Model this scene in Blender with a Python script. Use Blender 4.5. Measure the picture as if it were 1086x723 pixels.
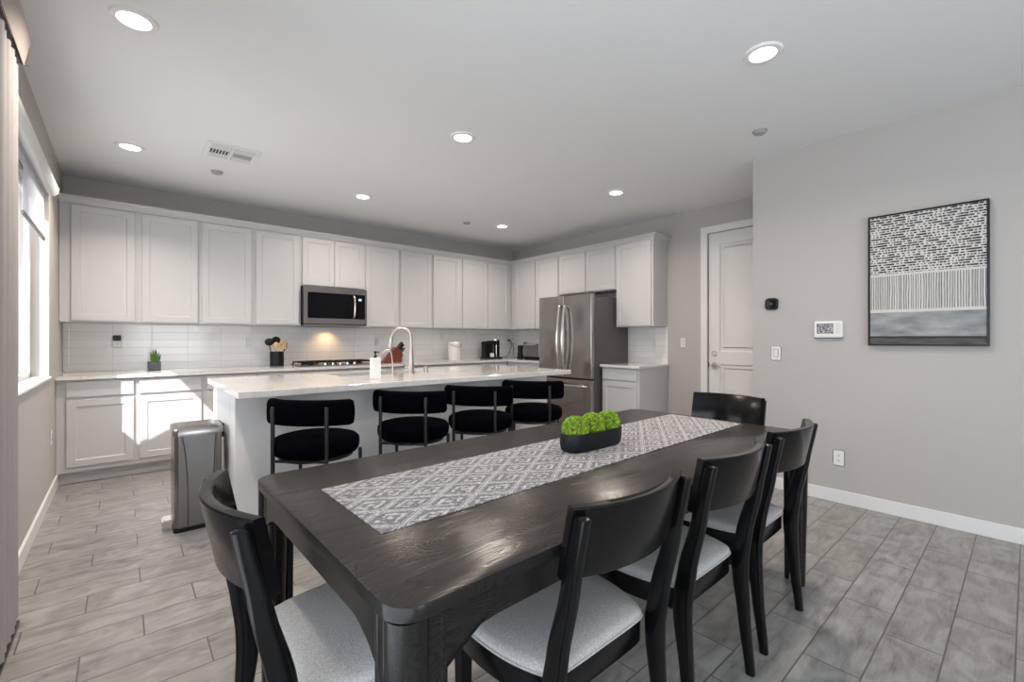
import bpy, bmesh, math, random
from mathutils import Vector, Matrix
random.seed(7)
PI = math.pi
sc = bpy.context.scene
for o in list(bpy.data.objects): bpy.data.objects.remove(o)

# ---------------------------------------------------------------- camera, world, sun, exposure
YAW = 40.928; EYE = 1.223; FPX = 475.86
cam_d = bpy.data.cameras.new('camera'); cam = bpy.data.objects.new('camera', cam_d)
sc.collection.objects.link(cam); sc.camera = cam
cam_d.sensor_width = 36; cam_d.lens = FPX / 1086 * 36
cam_d.shift_y = -2.0 / 1086; cam_d.clip_start = .03
cam.location = (0, 0, EYE); cam.rotation_euler = (PI / 2, 0, -math.radians(YAW))
sc.view_settings.view_transform = 'Standard'; sc.view_settings.look = 'None'
sc.view_settings.gamma = 1; sc.view_settings.use_curve_mapping = False
sc.view_settings.exposure = 0.0
WORLD_STRENGTH = 1.4; SUN_STRENGTH = 8.5; LAMP_W = 16.0; FILL_W = 60.0
sc.cycles.max_bounces = 10; sc.cycles.diffuse_bounces = 6; sc.cycles.glossy_bounces = 4
sc.cycles.sample_clamp_indirect = 6; sc.cycles.caustics_reflective = False; sc.cycles.caustics_refractive = False
wd = bpy.data.worlds.new('world'); sc.world = wd; wd.use_nodes = True
wd.node_tree.nodes['Background'].inputs[0].default_value = (.84, .92, 1.0, 1)
wd.node_tree.nodes['Background'].inputs[1].default_value = WORLD_STRENGTH
sun_d = bpy.data.lights.new('sun', 'SUN'); sun = bpy.data.objects.new('sun', sun_d); sc.collection.objects.link(sun)
sun_d.energy = SUN_STRENGTH; sun_d.angle = .006; sun_d.color = (1, .98, .955)
sun.rotation_euler = Vector((1, 1.0, -1.3)).to_track_quat('-Z', 'Y').to_euler()
def area(name, loc, direction, sx, sy, w, col=(1, 1, 1), spread=180):
    d = bpy.data.lights.new(name, 'AREA'); o = bpy.data.objects.new(name, d); sc.collection.objects.link(o)
    d.shape = 'RECTANGLE'; d.size = sx; d.size_y = sy; d.energy = w; d.color = col; d.spread = math.radians(spread)
    o.location = loc; o.rotation_euler = Vector(direction).to_track_quat('-Z', 'Y').to_euler()
    return o
# area lights: daylight at the window, added fill at the slider and behind the camera
area('window_skylight', (-.60, 3.9, 1.45), (1, 0, -.1), 1.8, 1.0, FILL_W * .30, (.90, .95, 1))
area('slider_fill', (-.62, -.4, 1.2), (1, 0, .25), 3.6, 2.2, FILL_W * 1.35, (.82, .91, 1))  # added fill, stretched along the slider opening
area('rear_fill', (.9, -3.5, 1.3), (0, 1, .5), 1.6, 2.0, FILL_W * 1.1, (.90, .95, 1))  # added fill from behind the camera, no known source there

# ---------------------------------------------------------------- materials
def new_mat(name):
    m = bpy.data.materials.new(name); m.use_nodes = True
    nt = m.node_tree; return m, nt, nt.nodes['Principled BSDF']
def N(nt, t, **kw):
    n = nt.nodes.new(t)
    for k, v in kw.items(): setattr(n, k, v)
    return n
def mat(name, col, rough=.5, metal=0, noise=0, nscale=20, bump=0, bscale=200, spec=.5, stretch=None, coat=0, sheen=0, trans=0):
    m, nt, p = new_mat(name)
    p.inputs['Base Color'].default_value = (*col, 1); p.inputs['Roughness'].default_value = rough
    p.inputs['Metallic'].default_value = metal; p.inputs['Specular IOR Level'].default_value = spec
    p.inputs['Coat Weight'].default_value = coat; p.inputs['Sheen Weight'].default_value = sheen
    p.inputs['Transmission Weight'].default_value = trans
    tc = N(nt, 'ShaderNodeTexCoord'); mp = N(nt, 'ShaderNodeMapping')
    nt.links.new(tc.outputs['Object'], mp.inputs[0])
    if stretch: mp.inputs['Scale'].default_value = stretch
    if noise:
        n = N(nt, 'ShaderNodeTexNoise'); n.inputs['Scale'].default_value = nscale; n.inputs['Detail'].default_value = 4
        nt.links.new(mp.outputs[0], n.inputs['Vector'])
        r = N(nt, 'ShaderNodeValToRGB')
        a = [max(0, c * (1 - noise)) for c in col]; b = [min(1, c * (1 + noise)) for c in col]
        r.color_ramp.elements[0].position = .3; r.color_ramp.elements[1].position = .7
        r.color_ramp.elements[0].color = (*a, 1); r.color_ramp.elements[1].color = (*b, 1)
        nt.links.new(n.outputs['Fac'], r.inputs[0]); nt.links.new(r.outputs[0], p.inputs['Base Color'])
    if bump:
        n = N(nt, 'ShaderNodeTexNoise'); n.inputs['Scale'].default_value = bscale; n.inputs['Detail'].default_value = 3
        nt.links.new(mp.outputs[0], n.inputs['Vector'])
        b = N(nt, 'ShaderNodeBump'); b.inputs['Strength'].default_value = bump; b.inputs['Distance'].default_value = .002
        nt.links.new(n.outputs['Fac'], b.inputs['Height']); nt.links.new(b.outputs[0], p.inputs['Normal'])
    return m
def M2(nt, op, a, b=None, c=None):
    n = N(nt, 'ShaderNodeMath', operation=op)
    for i, v in enumerate((a, b, c)):
        if v is None: continue
        if isinstance(v, (int, float)): n.inputs[i].default_value = v
        else: nt.links.new(v, n.inputs[i])
    return n.outputs[0]
def MIX(nt, f, a, b):
    n = N(nt, 'ShaderNodeMix', data_type='RGBA')
    for i, v in ((0, f), (6, a), (7, b)):
        if isinstance(v, (int, float)): n.inputs[i].default_value = v
        elif isinstance(v, tuple): n.inputs[i].default_value = (*v, 1)
        else: nt.links.new(v, n.inputs[i])
    return n.outputs[2]
def SEP(nt):
    tc = N(nt, 'ShaderNodeTexCoord'); s = N(nt, 'ShaderNodeSeparateXYZ'); nt.links.new(tc.outputs['Object'], s.inputs[0])
    return tc.outputs['Object'], s.outputs[0], s.outputs[1], s.outputs[2]
def COMB(nt, x, y, z=0.0):
    n = N(nt, 'ShaderNodeCombineXYZ')
    for i, v in enumerate((x, y, z)):
        if isinstance(v, (int, float)): n.inputs[i].default_value = v
        else: nt.links.new(v, n.inputs[i])
    return n.outputs[0]
def NOISE(nt, vec, scale, detail=4, out='Fac', dist=0):
    n = N(nt, 'ShaderNodeTexNoise'); n.inputs['Scale'].default_value = scale; n.inputs['Detail'].default_value = detail
    n.inputs['Distortion'].default_value = dist
    nt.links.new(vec, n.inputs['Vector']); return n.outputs[out]
def BUMP(nt, p, h, s, d=.002):
    b = N(nt, 'ShaderNodeBump'); b.inputs['Strength'].default_value = s; b.inputs['Distance'].default_value = d
    nt.links.new(h, b.inputs['Height']); nt.links.new(b.outputs[0], p.inputs['Normal'])
def RAMP(nt, f, *st):
    r = N(nt, 'ShaderNodeValToRGB'); e = r.color_ramp.elements
    while len(e) < len(st): e.new(.5)
    for i, (q, c) in enumerate(st): e[i].position = q; e[i].color = (*c, 1)
    nt.links.new(f, r.inputs[0]); return r.outputs[0]

M_wall = mat('greige_wall_paint', (.45, .428, .412), .8, bump=.25, bscale=90)
M_ceil = mat('ceiling_paint', (.775, .782, .79), .9, bump=.3, bscale=80)
M_trim = mat('white_trim_paint', (.74, .735, .73), .4)
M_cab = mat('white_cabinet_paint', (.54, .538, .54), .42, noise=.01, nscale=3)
M_door = mat('white_door_paint', (.74, .73, .715), .4)
M_quartz, nt, p = new_mat('white_quartz')
ob, x, y, z = SEP(nt)
v = NOISE(nt, ob, 3.2, 8, dist=1.8)
vein = M2(nt, 'SUBTRACT', 1.0, M2(nt, 'MULTIPLY', M2(nt, 'ABSOLUTE', M2(nt, 'SUBTRACT', v, .5)), 22))
vein = M2(nt, 'MAXIMUM', vein, 0.0)
sp = NOISE(nt, ob, 90, 3)
col = MIX(nt, M2(nt, 'MULTIPLY', vein, .35), (.70, .69, .68), (.50, .49, .48))
col = MIX(nt, M2(nt, 'MULTIPLY', M2(nt, 'GREATER_THAN', sp, .62), .25), col, (.52, .51, .50))
nt.links.new(col, p.inputs['Base Color']); p.inputs['Roughness'].default_value = .07; p.inputs['Specular IOR Level'].default_value = .6

def dark_wood(name, base, hi, rough, top=False, spec=.5):
    m, nt, p = new_mat(name); ob, x, y, z = SEP(nt)
    vec = COMB(nt, M2(nt, 'MULTIPLY', x, 1.0), M2(nt, 'MULTIPLY', y, 5.5), M2(nt, 'MULTIPLY', z, 5.5))
    n1 = NOISE(nt, vec, 1.6, 2, dist=.4)
    rings = M2(nt, 'FRACT', M2(nt, 'MULTIPLY', n1, 42))
    rings = M2(nt, 'ABSOLUTE', M2(nt, 'SUBTRACT', M2(nt, 'MULTIPLY', rings, 2), 1.0)); rings = M2(nt, 'POWER', rings, 3)
    fine = NOISE(nt, COMB(nt, M2(nt, 'MULTIPLY', x, 14), M2(nt, 'MULTIPLY', y, 220), M2(nt, 'MULTIPLY', z, 220)), 1.0, 2)
    f = M2(nt, 'MULTIPLY_ADD', rings, .38, M2(nt, 'MULTIPLY', fine, .62))
    nt.links.new(MIX(nt, f, hi, base), p.inputs['Base Color'])
    p.inputs['Roughness'].default_value = rough; p.inputs['Specular IOR Level'].default_value = spec
    BUMP(nt, p, M2(nt, 'SUBTRACT', 1.0, f), .45 if top else .15, .0012)
    return m
M_table = dark_wood('dark_oak_table_top', (.012, .010, .009), (.036, .030, .026), .23, True, .25)
M_frame = dark_wood('black_brown_table_frame', (.005, .0048, .0045), (.015, .014, .013), .24, False, .25)
M_chair = mat('black_satin_wood', (.003, .003, .0032), .19, noise=.2, nscale=14, spec=.27)
M_seat = mat('light_grey_weave', (.415, .405, .395), .95, noise=.22, nscale=220, bump=.8, bscale=400)
M_boucle = mat('black_velvet', (.0015, .0015, .003), .95, bump=.6, bscale=160, spec=.02)
M_bmetal = mat('black_metal', (.008, .008, .009), .38, spec=.35)
M_steel = mat('brushed_stainless', (.36, .34, .325), .2, 1, noise=.06, nscale=4, stretch=(1, 1, 30))
M_steelh = mat('brushed_stainless_horizontal', (.34, .315, .30), .24, 1, noise=.06, nscale=4, stretch=(1, 30, 30))
M_binsteel = mat('dark_brushed_stainless', (.26, .25, .245), .22, 1, noise=.05, nscale=4, stretch=(1, 1, 30))
M_chrome = mat('polished_nickel', (.62, .60, .57), .15, 1)
M_nickel = mat('satin_nickel', (.48, .44, .40), .30, 1)
M_fridgeside = mat('dark_grey_enamel', (.075, .068, .063), .45)
M_black = mat('black_plastic', (.006, .006, .007), .35, spec=.3)
M_glassblk = mat('black_glass', (.002, .002, .003), .06, spec=.2)
M_white = mat('white_plastic', (.78, .78, .77), .35)
M_dgrey = mat('grey_shadow_plastic', (.16, .16, .16), .6)
M_ceramic = mat('white_ceramic', (.78, .76, .73), .25)
M_redwood = mat('cherry_wood', (.14, .030, .018), .35, noise=.3, nscale=8, stretch=(1, 1, 8))
M_spoon = mat('pale_beech_wood', (.55, .38, .21), .5, noise=.15, nscale=10)
M_planter = mat('matt_black_ceramic', (.008, .009, .011), .5, spec=.3)
M_stone = mat('dark_slate_pot', (.06, .065, .08), .6, noise=.5, nscale=60)
M_gutter = mat('anodised_track', (.10, .10, .11), .35, .8)
M_concrete = mat('pale_concrete', (.55, .53, .50), .9, noise=.1, nscale=3)
M_leafout = mat('shrub_foliage', (.06, .10, .03), .7, noise=.4, nscale=12)
M_drape, nt, p = new_mat('sheer_greige_drape')
p.inputs['Base Color'].default_value = (.34, .325, .325, 1); p.inputs['Roughness'].default_value = .9
M_valance = mat('greige_valance_fabric', (.36, .32, .30), .85)
M_shade, nt, p = new_mat('translucent_shade')
nt.nodes.remove(p); out = nt.nodes['Material Output']
d1 = N(nt, 'ShaderNodeBsdfDiffuse'); d1.inputs[0].default_value = (.78, .80, .83, 1)
t1 = N(nt, 'ShaderNodeBsdfTranslucent'); t1.inputs[0].default_value = (.72, .75, .80, 1)
mx = N(nt, 'ShaderNodeMixShader'); mx.inputs[0].default_value = .45
nt.links.new(d1.outputs[0], mx.inputs[1]); nt.links.new(t1.outputs[0], mx.inputs[2]); nt.links.new(mx.outputs[0], out.inputs[0])
M_glass, nt, p = new_mat('window_glass')
nt.nodes.remove(p); out = nt.nodes['Material Output']
g = N(nt, 'ShaderNodeBsdfGlossy'); g.inputs['Roughness'].default_value = .02
t = N(nt, 'ShaderNodeBsdfTransparent'); fr = N(nt, 'ShaderNodeFresnel'); fr.inputs[0].default_value = 1.3; ge = N(nt, 'ShaderNodeNewGeometry')
mx = N(nt, 'ShaderNodeMixShader'); nt.links.new(M2(nt, 'MULTIPLY', fr.outputs[0], M2(nt, 'SUBTRACT', 1.0, ge.outputs['Backfacing'])), mx.inputs[0])
nt.links.new(t.outputs[0], mx.inputs[1]); nt.links.new(g.outputs[0], mx.inputs[2]); nt.links.new(mx.outputs[0], out.inputs[0])
def emit(name, col, s):
    m, nt, p = new_mat(name); p.inputs['Base Color'].default_value = (*col, 1)
    p.inputs['Emission Color'].default_value = (*col, 1); p.inputs['Emission Strength'].default_value = s; return m
M_lamp = emit('lit_lamp_lens', (1, .96, .90), 9.0)
M_lcd = emit('lit_blue_display', (.35, .45, .9), 1.2)

# subway tile, 3 x 12 inch, stacked
def tile_mat(name, axis):
    m, nt, p = new_mat(name); ob, x, y, z = SEP(nt)
    u = x if axis == 'x' else y
    off = .016 if axis == 'x' else .1
    us = M2(nt, 'DIVIDE', M2(nt, 'ADD', u, off + .30 * 20), .297); vs = M2(nt, 'DIVIDE', M2(nt, 'SUBTRACT', z, .914 - .0766 * 20 - .005), .0766)
    fu = M2(nt, 'FRACT', us); fv = M2(nt, 'FRACT', vs)
    eu = M2(nt, 'MULTIPLY', M2(nt, 'MINIMUM', fu, M2(nt, 'SUBTRACT', 1.0, fu)), .297)
    ev = M2(nt, 'MULTIPLY', M2(nt, 'MINIMUM', fv, M2(nt, 'SUBTRACT', 1.0, fv)), .0766)
    e = M2(nt, 'MINIMUM', eu, ev)
    line = M2(nt, 'LESS_THAN', e, .0013)
    wn = N(nt, 'ShaderNodeTexWhiteNoise', noise_dimensions='2D')
    nt.links.new(COMB(nt, M2(nt, 'FLOOR', us), M2(nt, 'FLOOR', vs)), wn.inputs['Vector'])
    tone = MIX(nt, wn.outputs['Value'], (.80, .79, .775), (.86, .85, .835))
    nt.links.new(MIX(nt, line, tone, (.58, .56, .54)), p.inputs['Base Color'])
    p.inputs['Roughness'].default_value = .12
    h = M2(nt, 'MINIMUM', M2(nt, 'MULTIPLY', e, 300), 1.0)
    h = M2(nt, 'ADD', h, M2(nt, 'MULTIPLY', NOISE(nt, ob, 9, 2), .8))
    BUMP(nt, p, h, .25, .0015)
    return m
M_tilex = tile_mat('white_subway_tile_back', 'x'); M_tiley = tile_mat('white_subway_tile_side', 'y')

# wood-look plank tile
M_floor, nt, p = new_mat('grey_wood_look_plank_tile'); ob, x, y, z = SEP(nt)
W_, L_ = .1815, .58
r_ = M2(nt, 'DIVIDE', M2(nt, 'ADD', y, 40 * W_ - .035), W_); row = M2(nt, 'FLOOR', r_); fr_ = M2(nt, 'FRACT', r_)
c_ = M2(nt, 'DIVIDE', M2(nt, 'ADD', M2(nt, 'SUBTRACT', x, M2(nt, 'MULTIPLY', row, .193)), 40 * .193 + 2.442 + 50 * .58), L_)
cell = M2(nt, 'FLOOR', c_); fc_ = M2(nt, 'FRACT', c_)
ey = M2(nt, 'MULTIPLY', M2(nt, 'MINIMUM', fr_, M2(nt, 'SUBTRACT', 1.0, fr_)), W_)
ex = M2(nt, 'MULTIPLY', M2(nt, 'MINIMUM', fc_, M2(nt, 'SUBTRACT', 1.0, fc_)), L_)
e = M2(nt, 'MINIMUM', ey, ex); line = M2(nt, 'LESS_THAN', e, .0027)
wn = N(nt, 'ShaderNodeTexWhiteNoise', noise_dimensions='2D'); nt.links.new(COMB(nt, cell, row), wn.inputs['Vector'])
px_ = M2(nt, 'ADD', x, M2(nt, 'MULTIPLY', wn.outputs['Value'], 37)); py_ = M2(nt, 'ADD', y, M2(nt, 'MULTIPLY', wn.outputs['Value'], 11))
g1 = NOISE(nt, COMB(nt, M2(nt, 'MULTIPLY', px_, 2.2), M2(nt, 'MULTIPLY', py_, 16)), 1.0, 6, dist=1.5)
g2 = NOISE(nt, COMB(nt, M2(nt, 'MULTIPLY', px_, 3), M2(nt, 'MULTIPLY', py_, 5)), 1.9, 8, dist=1.4)
g3 = NOISE(nt, COMB(nt, M2(nt, 'MULTIPLY', px_, 14), M2(nt, 'MULTIPLY', py_, 160)), 1.0, 3)
g = M2(nt, 'ADD', M2(nt, 'MULTIPLY', g1, .30), M2(nt, 'ADD', M2(nt, 'MULTIPLY', g2, .52), M2(nt, 'MULTIPLY', g3, .18)))
tone = RAMP(nt, g, (.34, (.11, .104, .099)), (.43, (.215, .207, .199)), (.54, (.30, .293, .284)), (.66, (.385, .376, .365)))
tone2 = MIX(nt, M2(nt, 'MULTIPLY', wn.outputs['Value'], .30), tone, (.21, .19, .17))
nt.links.new(MIX(nt, line, tone2, (.10, .092, .085)), p.inputs['Base Color'])
p.inputs['Roughness'].default_value = .33; p.inputs['Specular IOR Level'].default_value = .5
h = M2(nt, 'ADD', M2(nt, 'MINIMUM', M2(nt, 'MULTIPLY', e, 200), 1.0), M2(nt, 'MULTIPLY', g3, .35))
BUMP(nt, p, h, .35, .0015)

# table runner: lattice of diamonds with nested diamonds and broken bands
M_runner, nt, p = new_mat('grey_diamond_woven_runner'); ob, x, y, z = SEP(nt)
wob = NOISE(nt, ob, 60, 3)
xx = M2(nt, 'MULTIPLY_ADD', wob, .016, x); yy = M2(nt, 'MULTIPLY_ADD', wob, .014, y)
def tri(v, per, o=0.0):
    f = M2(nt, 'FRACT', M2(nt, 'ADD', M2(nt, 'DIVIDE', v, per), 50.0 + o))
    return M2(nt, 'ABSOLUTE', M2(nt, 'SUBTRACT', M2(nt, 'MULTIPLY', f, 2), 1.0))
d = M2(nt, 'ADD', tri(xx, .18), tri(yy, .12))          # 0 .. 2, 1 = lattice line
dd = M2(nt, 'ABSOLUTE', M2(nt, 'SUBTRACT', d, 1.0))
l1 = M2(nt, 'LESS_THAN', dd, .07)
l2 = M2(nt, 'LESS_THAN', M2(nt, 'ABSOLUTE', M2(nt, 'SUBTRACT', dd, .16)), .03)
l3 = M2(nt, 'LESS_THAN', M2(nt, 'ABSOLUTE', M2(nt, 'SUBTRACT', dd, .55)), .10)
l4 = M2(nt, 'GREATER_THAN', dd, .86)
l3 = M2(nt, 'MULTIPLY', l3, M2(nt, 'GREATER_THAN', NOISE(nt, ob, 30, 1), .42))
bands = M2(nt, 'GREATER_THAN', NOISE(nt, COMB(nt, M2(nt, 'MULTIPLY', x, 25), M2(nt, 'MULTIPLY', y, 110)), 1.0, 2), .60)
fac = M2(nt, 'MAXIMUM', M2(nt, 'MAXIMUM', l1, l2), M2(nt, 'MAXIMUM', l3, M2(nt, 'MAXIMUM', l4, M2(nt, 'MULTIPLY', bands, .75))))
fine = NOISE(nt, ob, 420, 2)
basec = MIX(nt, RAMP(nt, fine, (.4, (0, 0, 0)), (.6, (1, 1, 1))), (.055, .052, .056), (.30, .29, .295))
nt.links.new(MIX(nt, M2(nt, 'MULTIPLY', M2(nt, 'MULTIPLY', fac, .85), RAMP(nt, NOISE(nt, ob, 150, 3), (.38, (.25, .25, .25)), (.55, (1, 1, 1)))), basec, (.60, .59, .595)), p.inputs['Base Color'])
p.inputs['Roughness'].default_value = .95; BUMP(nt, p, fine, .5, .001)

# wall art, object space: y runs along the wall, z up, centred
M_art, nt, p = new_mat('abstract_art_print'); ob, x, y, z = SEP(nt)
wy = M2(nt, 'MULTIPLY_ADD', NOISE(nt, ob, 8, 2), .006, z)
rr = M2(nt, 'DIVIDE', M2(nt, 'ADD', wy, 3.0), .0165); rw = M2(nt, 'FLOOR', rr); fz = M2(nt, 'FRACT', rr)
w1 = N(nt, 'ShaderNodeTexWhiteNoise', noise_dimensions='1D'); nt.links.new(rw, w1.inputs['W'])
uu = M2(nt, 'ADD', M2(nt, 'DIVIDE', M2(nt, 'ADD', y, 3.0), M2(nt, 'MULTIPLY_ADD', w1.outputs['Value'], .012, .015)), M2(nt, 'MULTIPLY', w1.outputs['Value'], 9))
cu = M2(nt, 'FLOOR', uu); fu = M2(nt, 'FRACT', uu)
w2 = N(nt, 'ShaderNodeTexWhiteNoise', noise_dimensions='2D'); nt.links.new(COMB(nt, cu, rw), w2.inputs['Vector'])
dash = M2(nt, 'MULTIPLY', M2(nt, 'LESS_THAN', fu, M2(nt, 'MULTIPLY_ADD', w2.outputs['Value'], .72, .36)),
          M2(nt, 'LESS_THAN', M2(nt, 'ABSOLUTE', M2(nt, 'SUBTRACT', fz, .5)), M2(nt, 'MULTIPLY_ADD', w2.outputs['Value'], .14, .19)))
cream = MIX(nt, NOISE(nt, ob, 60, 3), (.50, .48, .46), (.66, .64, .62))
top = MIX(nt, dash, cream, (.018, .017, .017))
yl = M2(nt, 'MULTIPLY_ADD', NOISE(nt, COMB(nt, M2(nt, 'MULTIPLY', y, 20), M2(nt, 'MULTIPLY', z, 5)), 1.0, 2), .012, y)
ul = M2(nt, 'DIVIDE', M2(nt, 'ADD', yl, 3.0), .0125); fl = M2(nt, 'FRACT', ul)
w3 = N(nt, 'ShaderNodeTexWhiteNoise', noise_dimensions='1D'); nt.links.new(M2(nt, 'FLOOR', ul), w3.inputs['W'])
stripe = M2(nt, 'LESS_THAN', fl, M2(nt, 'MULTIPLY_ADD', w3.outputs['Value'], .45, .25))
gr = MIX(nt, NOISE(nt, ob, 40, 3), (.20, .20, .19), (.32, .31, .30))
grl = MIX(nt, stripe, gr, (.60, .585, .56))
grl = MIX(nt, M2(nt, 'MULTIPLY', M2(nt, 'LESS_THAN', M2(nt, 'ABSOLUTE', M2(nt, 'SUBTRACT', fl, .92)), .09), M2(nt, 'GREATER_THAN', w3.outputs['Value'], .5)), grl, (.03, .03, .03))
wash = RAMP(nt, NOISE(nt, COMB(nt, M2(nt, 'MULTIPLY', y, 4), M2(nt, 'MULTIPLY', z, 12)), 1.5, 8), (.3, (.17, .18, .19)), (.5, (.27, .28, .285)), (.7, (.38, .385, .38)))
dark = RAMP(nt, NOISE(nt, COMB(nt, M2(nt, 'MULTIPLY', y, 6), M2(nt, 'MULTIPLY', z, 60)), 1.5, 6), (.35, (.04, .04, .04)), (.65, (.12, .115, .115)))
def above(zz): return M2(nt, 'GREATER_THAN', wy, zz)
H0 = -.455
c = MIX(nt, above(H0 + .055), dark, (.03, .03, .03)); c = MIX(nt, above(H0 + .068), c, wash)
c = MIX(nt, above(H0 + .232), c, cream); c = MIX(nt, above(H0 + .252), c, grl)
c = MIX(nt, above(H0 + .485), c, cream); c = MIX(nt, above(H0 + .50), c, top)
nt.links.new(c, p.inputs['Base Color']); p.inputs['Roughness'].default_value = .85
# moss
M_moss = mat('bright_green_moss', (.22, .35, .025), .8, noise=.75, nscale=70, bump=1, bscale=130)
M_succ, nt, p = new_mat('striped_succulent'); ob, x, y, z = SEP(nt)
st = M2(nt, 'GREATER_THAN', M2(nt, 'FRACT', M2(nt, 'MULTIPLY', z, 90)), .6)
nt.links.new(MIX(nt, st, (.10, .22, .03), (.03, .06, .02)), p.inputs['Base Color'])

# ---------------------------------------------------------------- geometry helpers
C = sc.collection
class G:
    def __init__(s): s.bm = bmesh.new()
    def box(s, x0, x1, y0, y1, z0, z1, bev=0, seg=2, mtx=None):
        r = bmesh.ops.create_cube(s.bm, size=1); vs = r['verts']
        for v in vs:
            v.co = Vector(((x0 + x1) / 2 + v.co.x * (x1 - x0), (y0 + y1) / 2 + v.co.y * (y1 - y0), (z0 + z1) / 2 + v.co.z * (z1 - z0)))
        if mtx is not None:
            for v in vs: v.co = mtx @ v.co
        if bev:
            es = list({e for v in vs for e in v.link_edges})
            bmesh.ops.bevel(s.bm, geom=es, offset=bev, segments=seg, affect='EDGES', clamp_overlap=True)
        return s
    def rings(s, rings, cap=True, closed=True):
        vs = [[s.bm.verts.new(p) for p in r] for r in rings]
        n = len(vs[0])
        for a, b in zip(vs, vs[1:]):
            for i in range(n if closed else n - 1):
                j = (i + 1) % n
                try: s.bm.faces.new((a[i], a[j], b[j], b[i]))
                except ValueError: pass
        if cap:
            try: s.bm.faces.new(list(reversed(vs[0]))); s.bm.faces.new(vs[-1])
            except ValueError: pass
        return s
    def prism(s, poly, axis, a, b, bev=0):
        def P(u, v, w): return {'x': (w, u, v), 'y': (u, w, v), 'z': (u, v, w)}[axis]
        if bev:
            cx = sum(p[0] for p in poly) / len(poly); cy = sum(p[1] for p in poly) / len(poly)
            q = [(cx + (u - cx) * (1 - bev / max(abs(u - cx), .01) if abs(u - cx) > bev else 1), cy + (v - cy) * (1 - bev / max(abs(v - cy), .01) if abs(v - cy) > bev else 1)) for u, v in poly]
            return s.rings([[P(u, v, a) for u, v in q], [P(u, v, a + bev) for u, v in poly], [P(u, v, b - bev) for u, v in poly], [P(u, v, b) for u, v in q]])
        return s.rings([[P(u, v, a) for u, v in poly], [P(u, v, b) for u, v in poly]])
    def lathe(s, prof, c=(0, 0, 0), seg=28, axis='z', sx=1, sy=1):
        rs = []
        for r, h in prof:
            ring = []
            for i in range(seg):
                t = 2 * PI * i / seg; u, v = max(r, 1e-4) * math.cos(t) * sx, max(r, 1e-4) * math.sin(t) * sy
                q = {'z': (u, v, h), 'x': (h, u, v), 'y': (u, h, v)}[axis]
                ring.append((c[0] + q[0], c[1] + q[1], c[2] + q[2]))
            rs.append(ring)
        return s.rings(rs)
    def tube(s, pts, r, seg=12, cap=True):
        pts = [Vector(p) for p in pts]; rs = []; up = None
        for i, p in enumerate(pts):
            d = (pts[min(i + 1, len(pts) - 1)] - pts[max(i - 1, 0)]).normalized()
            if up is None: up = Vector((0, 0, 1)) if abs(d.z) < .9 else Vector((1, 0, 0))
            a = d.cross(up).normalized(); b = a.cross(d).normalized(); up = b
            rr = r[i] if isinstance(r, (list, tuple)) else r
            rs.append([p + a * math.cos(2 * PI * k / seg) * rr + b * math.sin(2 * PI * k / seg) * rr for k in range(seg)])
        return s.rings(rs, cap)
    def ball(s, c, r, sub=2, sc3=(1, 1, 1)):
        q = bmesh.ops.create_icosphere(s.bm, subdivisions=sub, radius=r)
        for v in q['verts']: v.co = Vector((c[0] + v.co.x * sc3[0], c[1] + v.co.y * sc3[1], c[2] + v.co.z * sc3[2]))
        return s
    def make(s, name, m, parent=None, smooth=True, ang=35, loc=None):
        bmesh.ops.recalc_face_normals(s.bm, faces=s.bm.faces)
        me = bpy.data.meshes.new(name); s.bm.to_mesh(me); s.bm.free()
        if smooth:
            for f in me.polygons: f.use_smooth = True
            me.set_sharp_from_angle(angle=math.radians(ang))
        me.materials.append(m)
        o = bpy.data.objects.new(name, me); C.objects.link(o)
        if parent: o.parent = parent
        if loc: o.location = loc
        return o
def thing(name, label, cat, loc=(0, 0, 0), rz=0, group=None):
    o = bpy.data.objects.new(name, None); C.objects.link(o); o.empty_display_size = .1
    o.location = loc; o.rotation_euler = (0, 0, rz); o['label'] = label; o['category'] = cat
    if group: o['group'] = group
    return o
def tag(o, label, cat, group=None, kind=None):
    o['label'] = label; o['category'] = cat
    if group: o['group'] = group
    if kind: o['kind'] = kind
    return o
def struct(name, g, m, parent=None, **kw):
    o = g.make(name, m, parent, **kw)
    if parent is None: o['kind'] = 'structure'
    return o
def copy_tree(o, loc, rz, label):
    c = o.copy(); C.objects.link(c); c.location = loc; c.rotation_euler = (0, 0, rz); c['label'] = label
    for ch in list(o.children):
        k = ch.copy(); C.objects.link(k); k.parent = c
        for gc in list(ch.children):
            q = gc.copy(); C.objects.link(q); q.parent = k
    return c
def spline(pts, n=8):
    pts = [Vector(p) for p in pts]; out = []
    for i in range(len(pts) - 1):
        p0, p1, p2, p3 = pts[max(i - 1, 0)], pts[i], pts[i + 1], pts[min(i + 2, len(pts) - 1)]
        for k in range(n):
            t = k / n
            out.append(.5 * ((2 * p1) + (p2 - p0) * t + (2 * p0 - 5 * p1 + 4 * p2 - p3) * t * t + (3 * p1 - p0 - 3 * p2 + p3) * t ** 3))
    out.append(pts[-1]); return out
def rrect(x0, x1, y0, y1, r, n=5):
    out = []
    for cx, cy, a in ((x1 - r, y1 - r, 0), (x0 + r, y1 - r, 90), (x0 + r, y0 + r, 180), (x1 - r, y0 + r, 270)):
        for k in range(n + 1):
            t = math.radians(a + 90 * k / n); out.append((cx + r * math.cos(t), cy + r * math.sin(t)))
    return out

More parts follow.
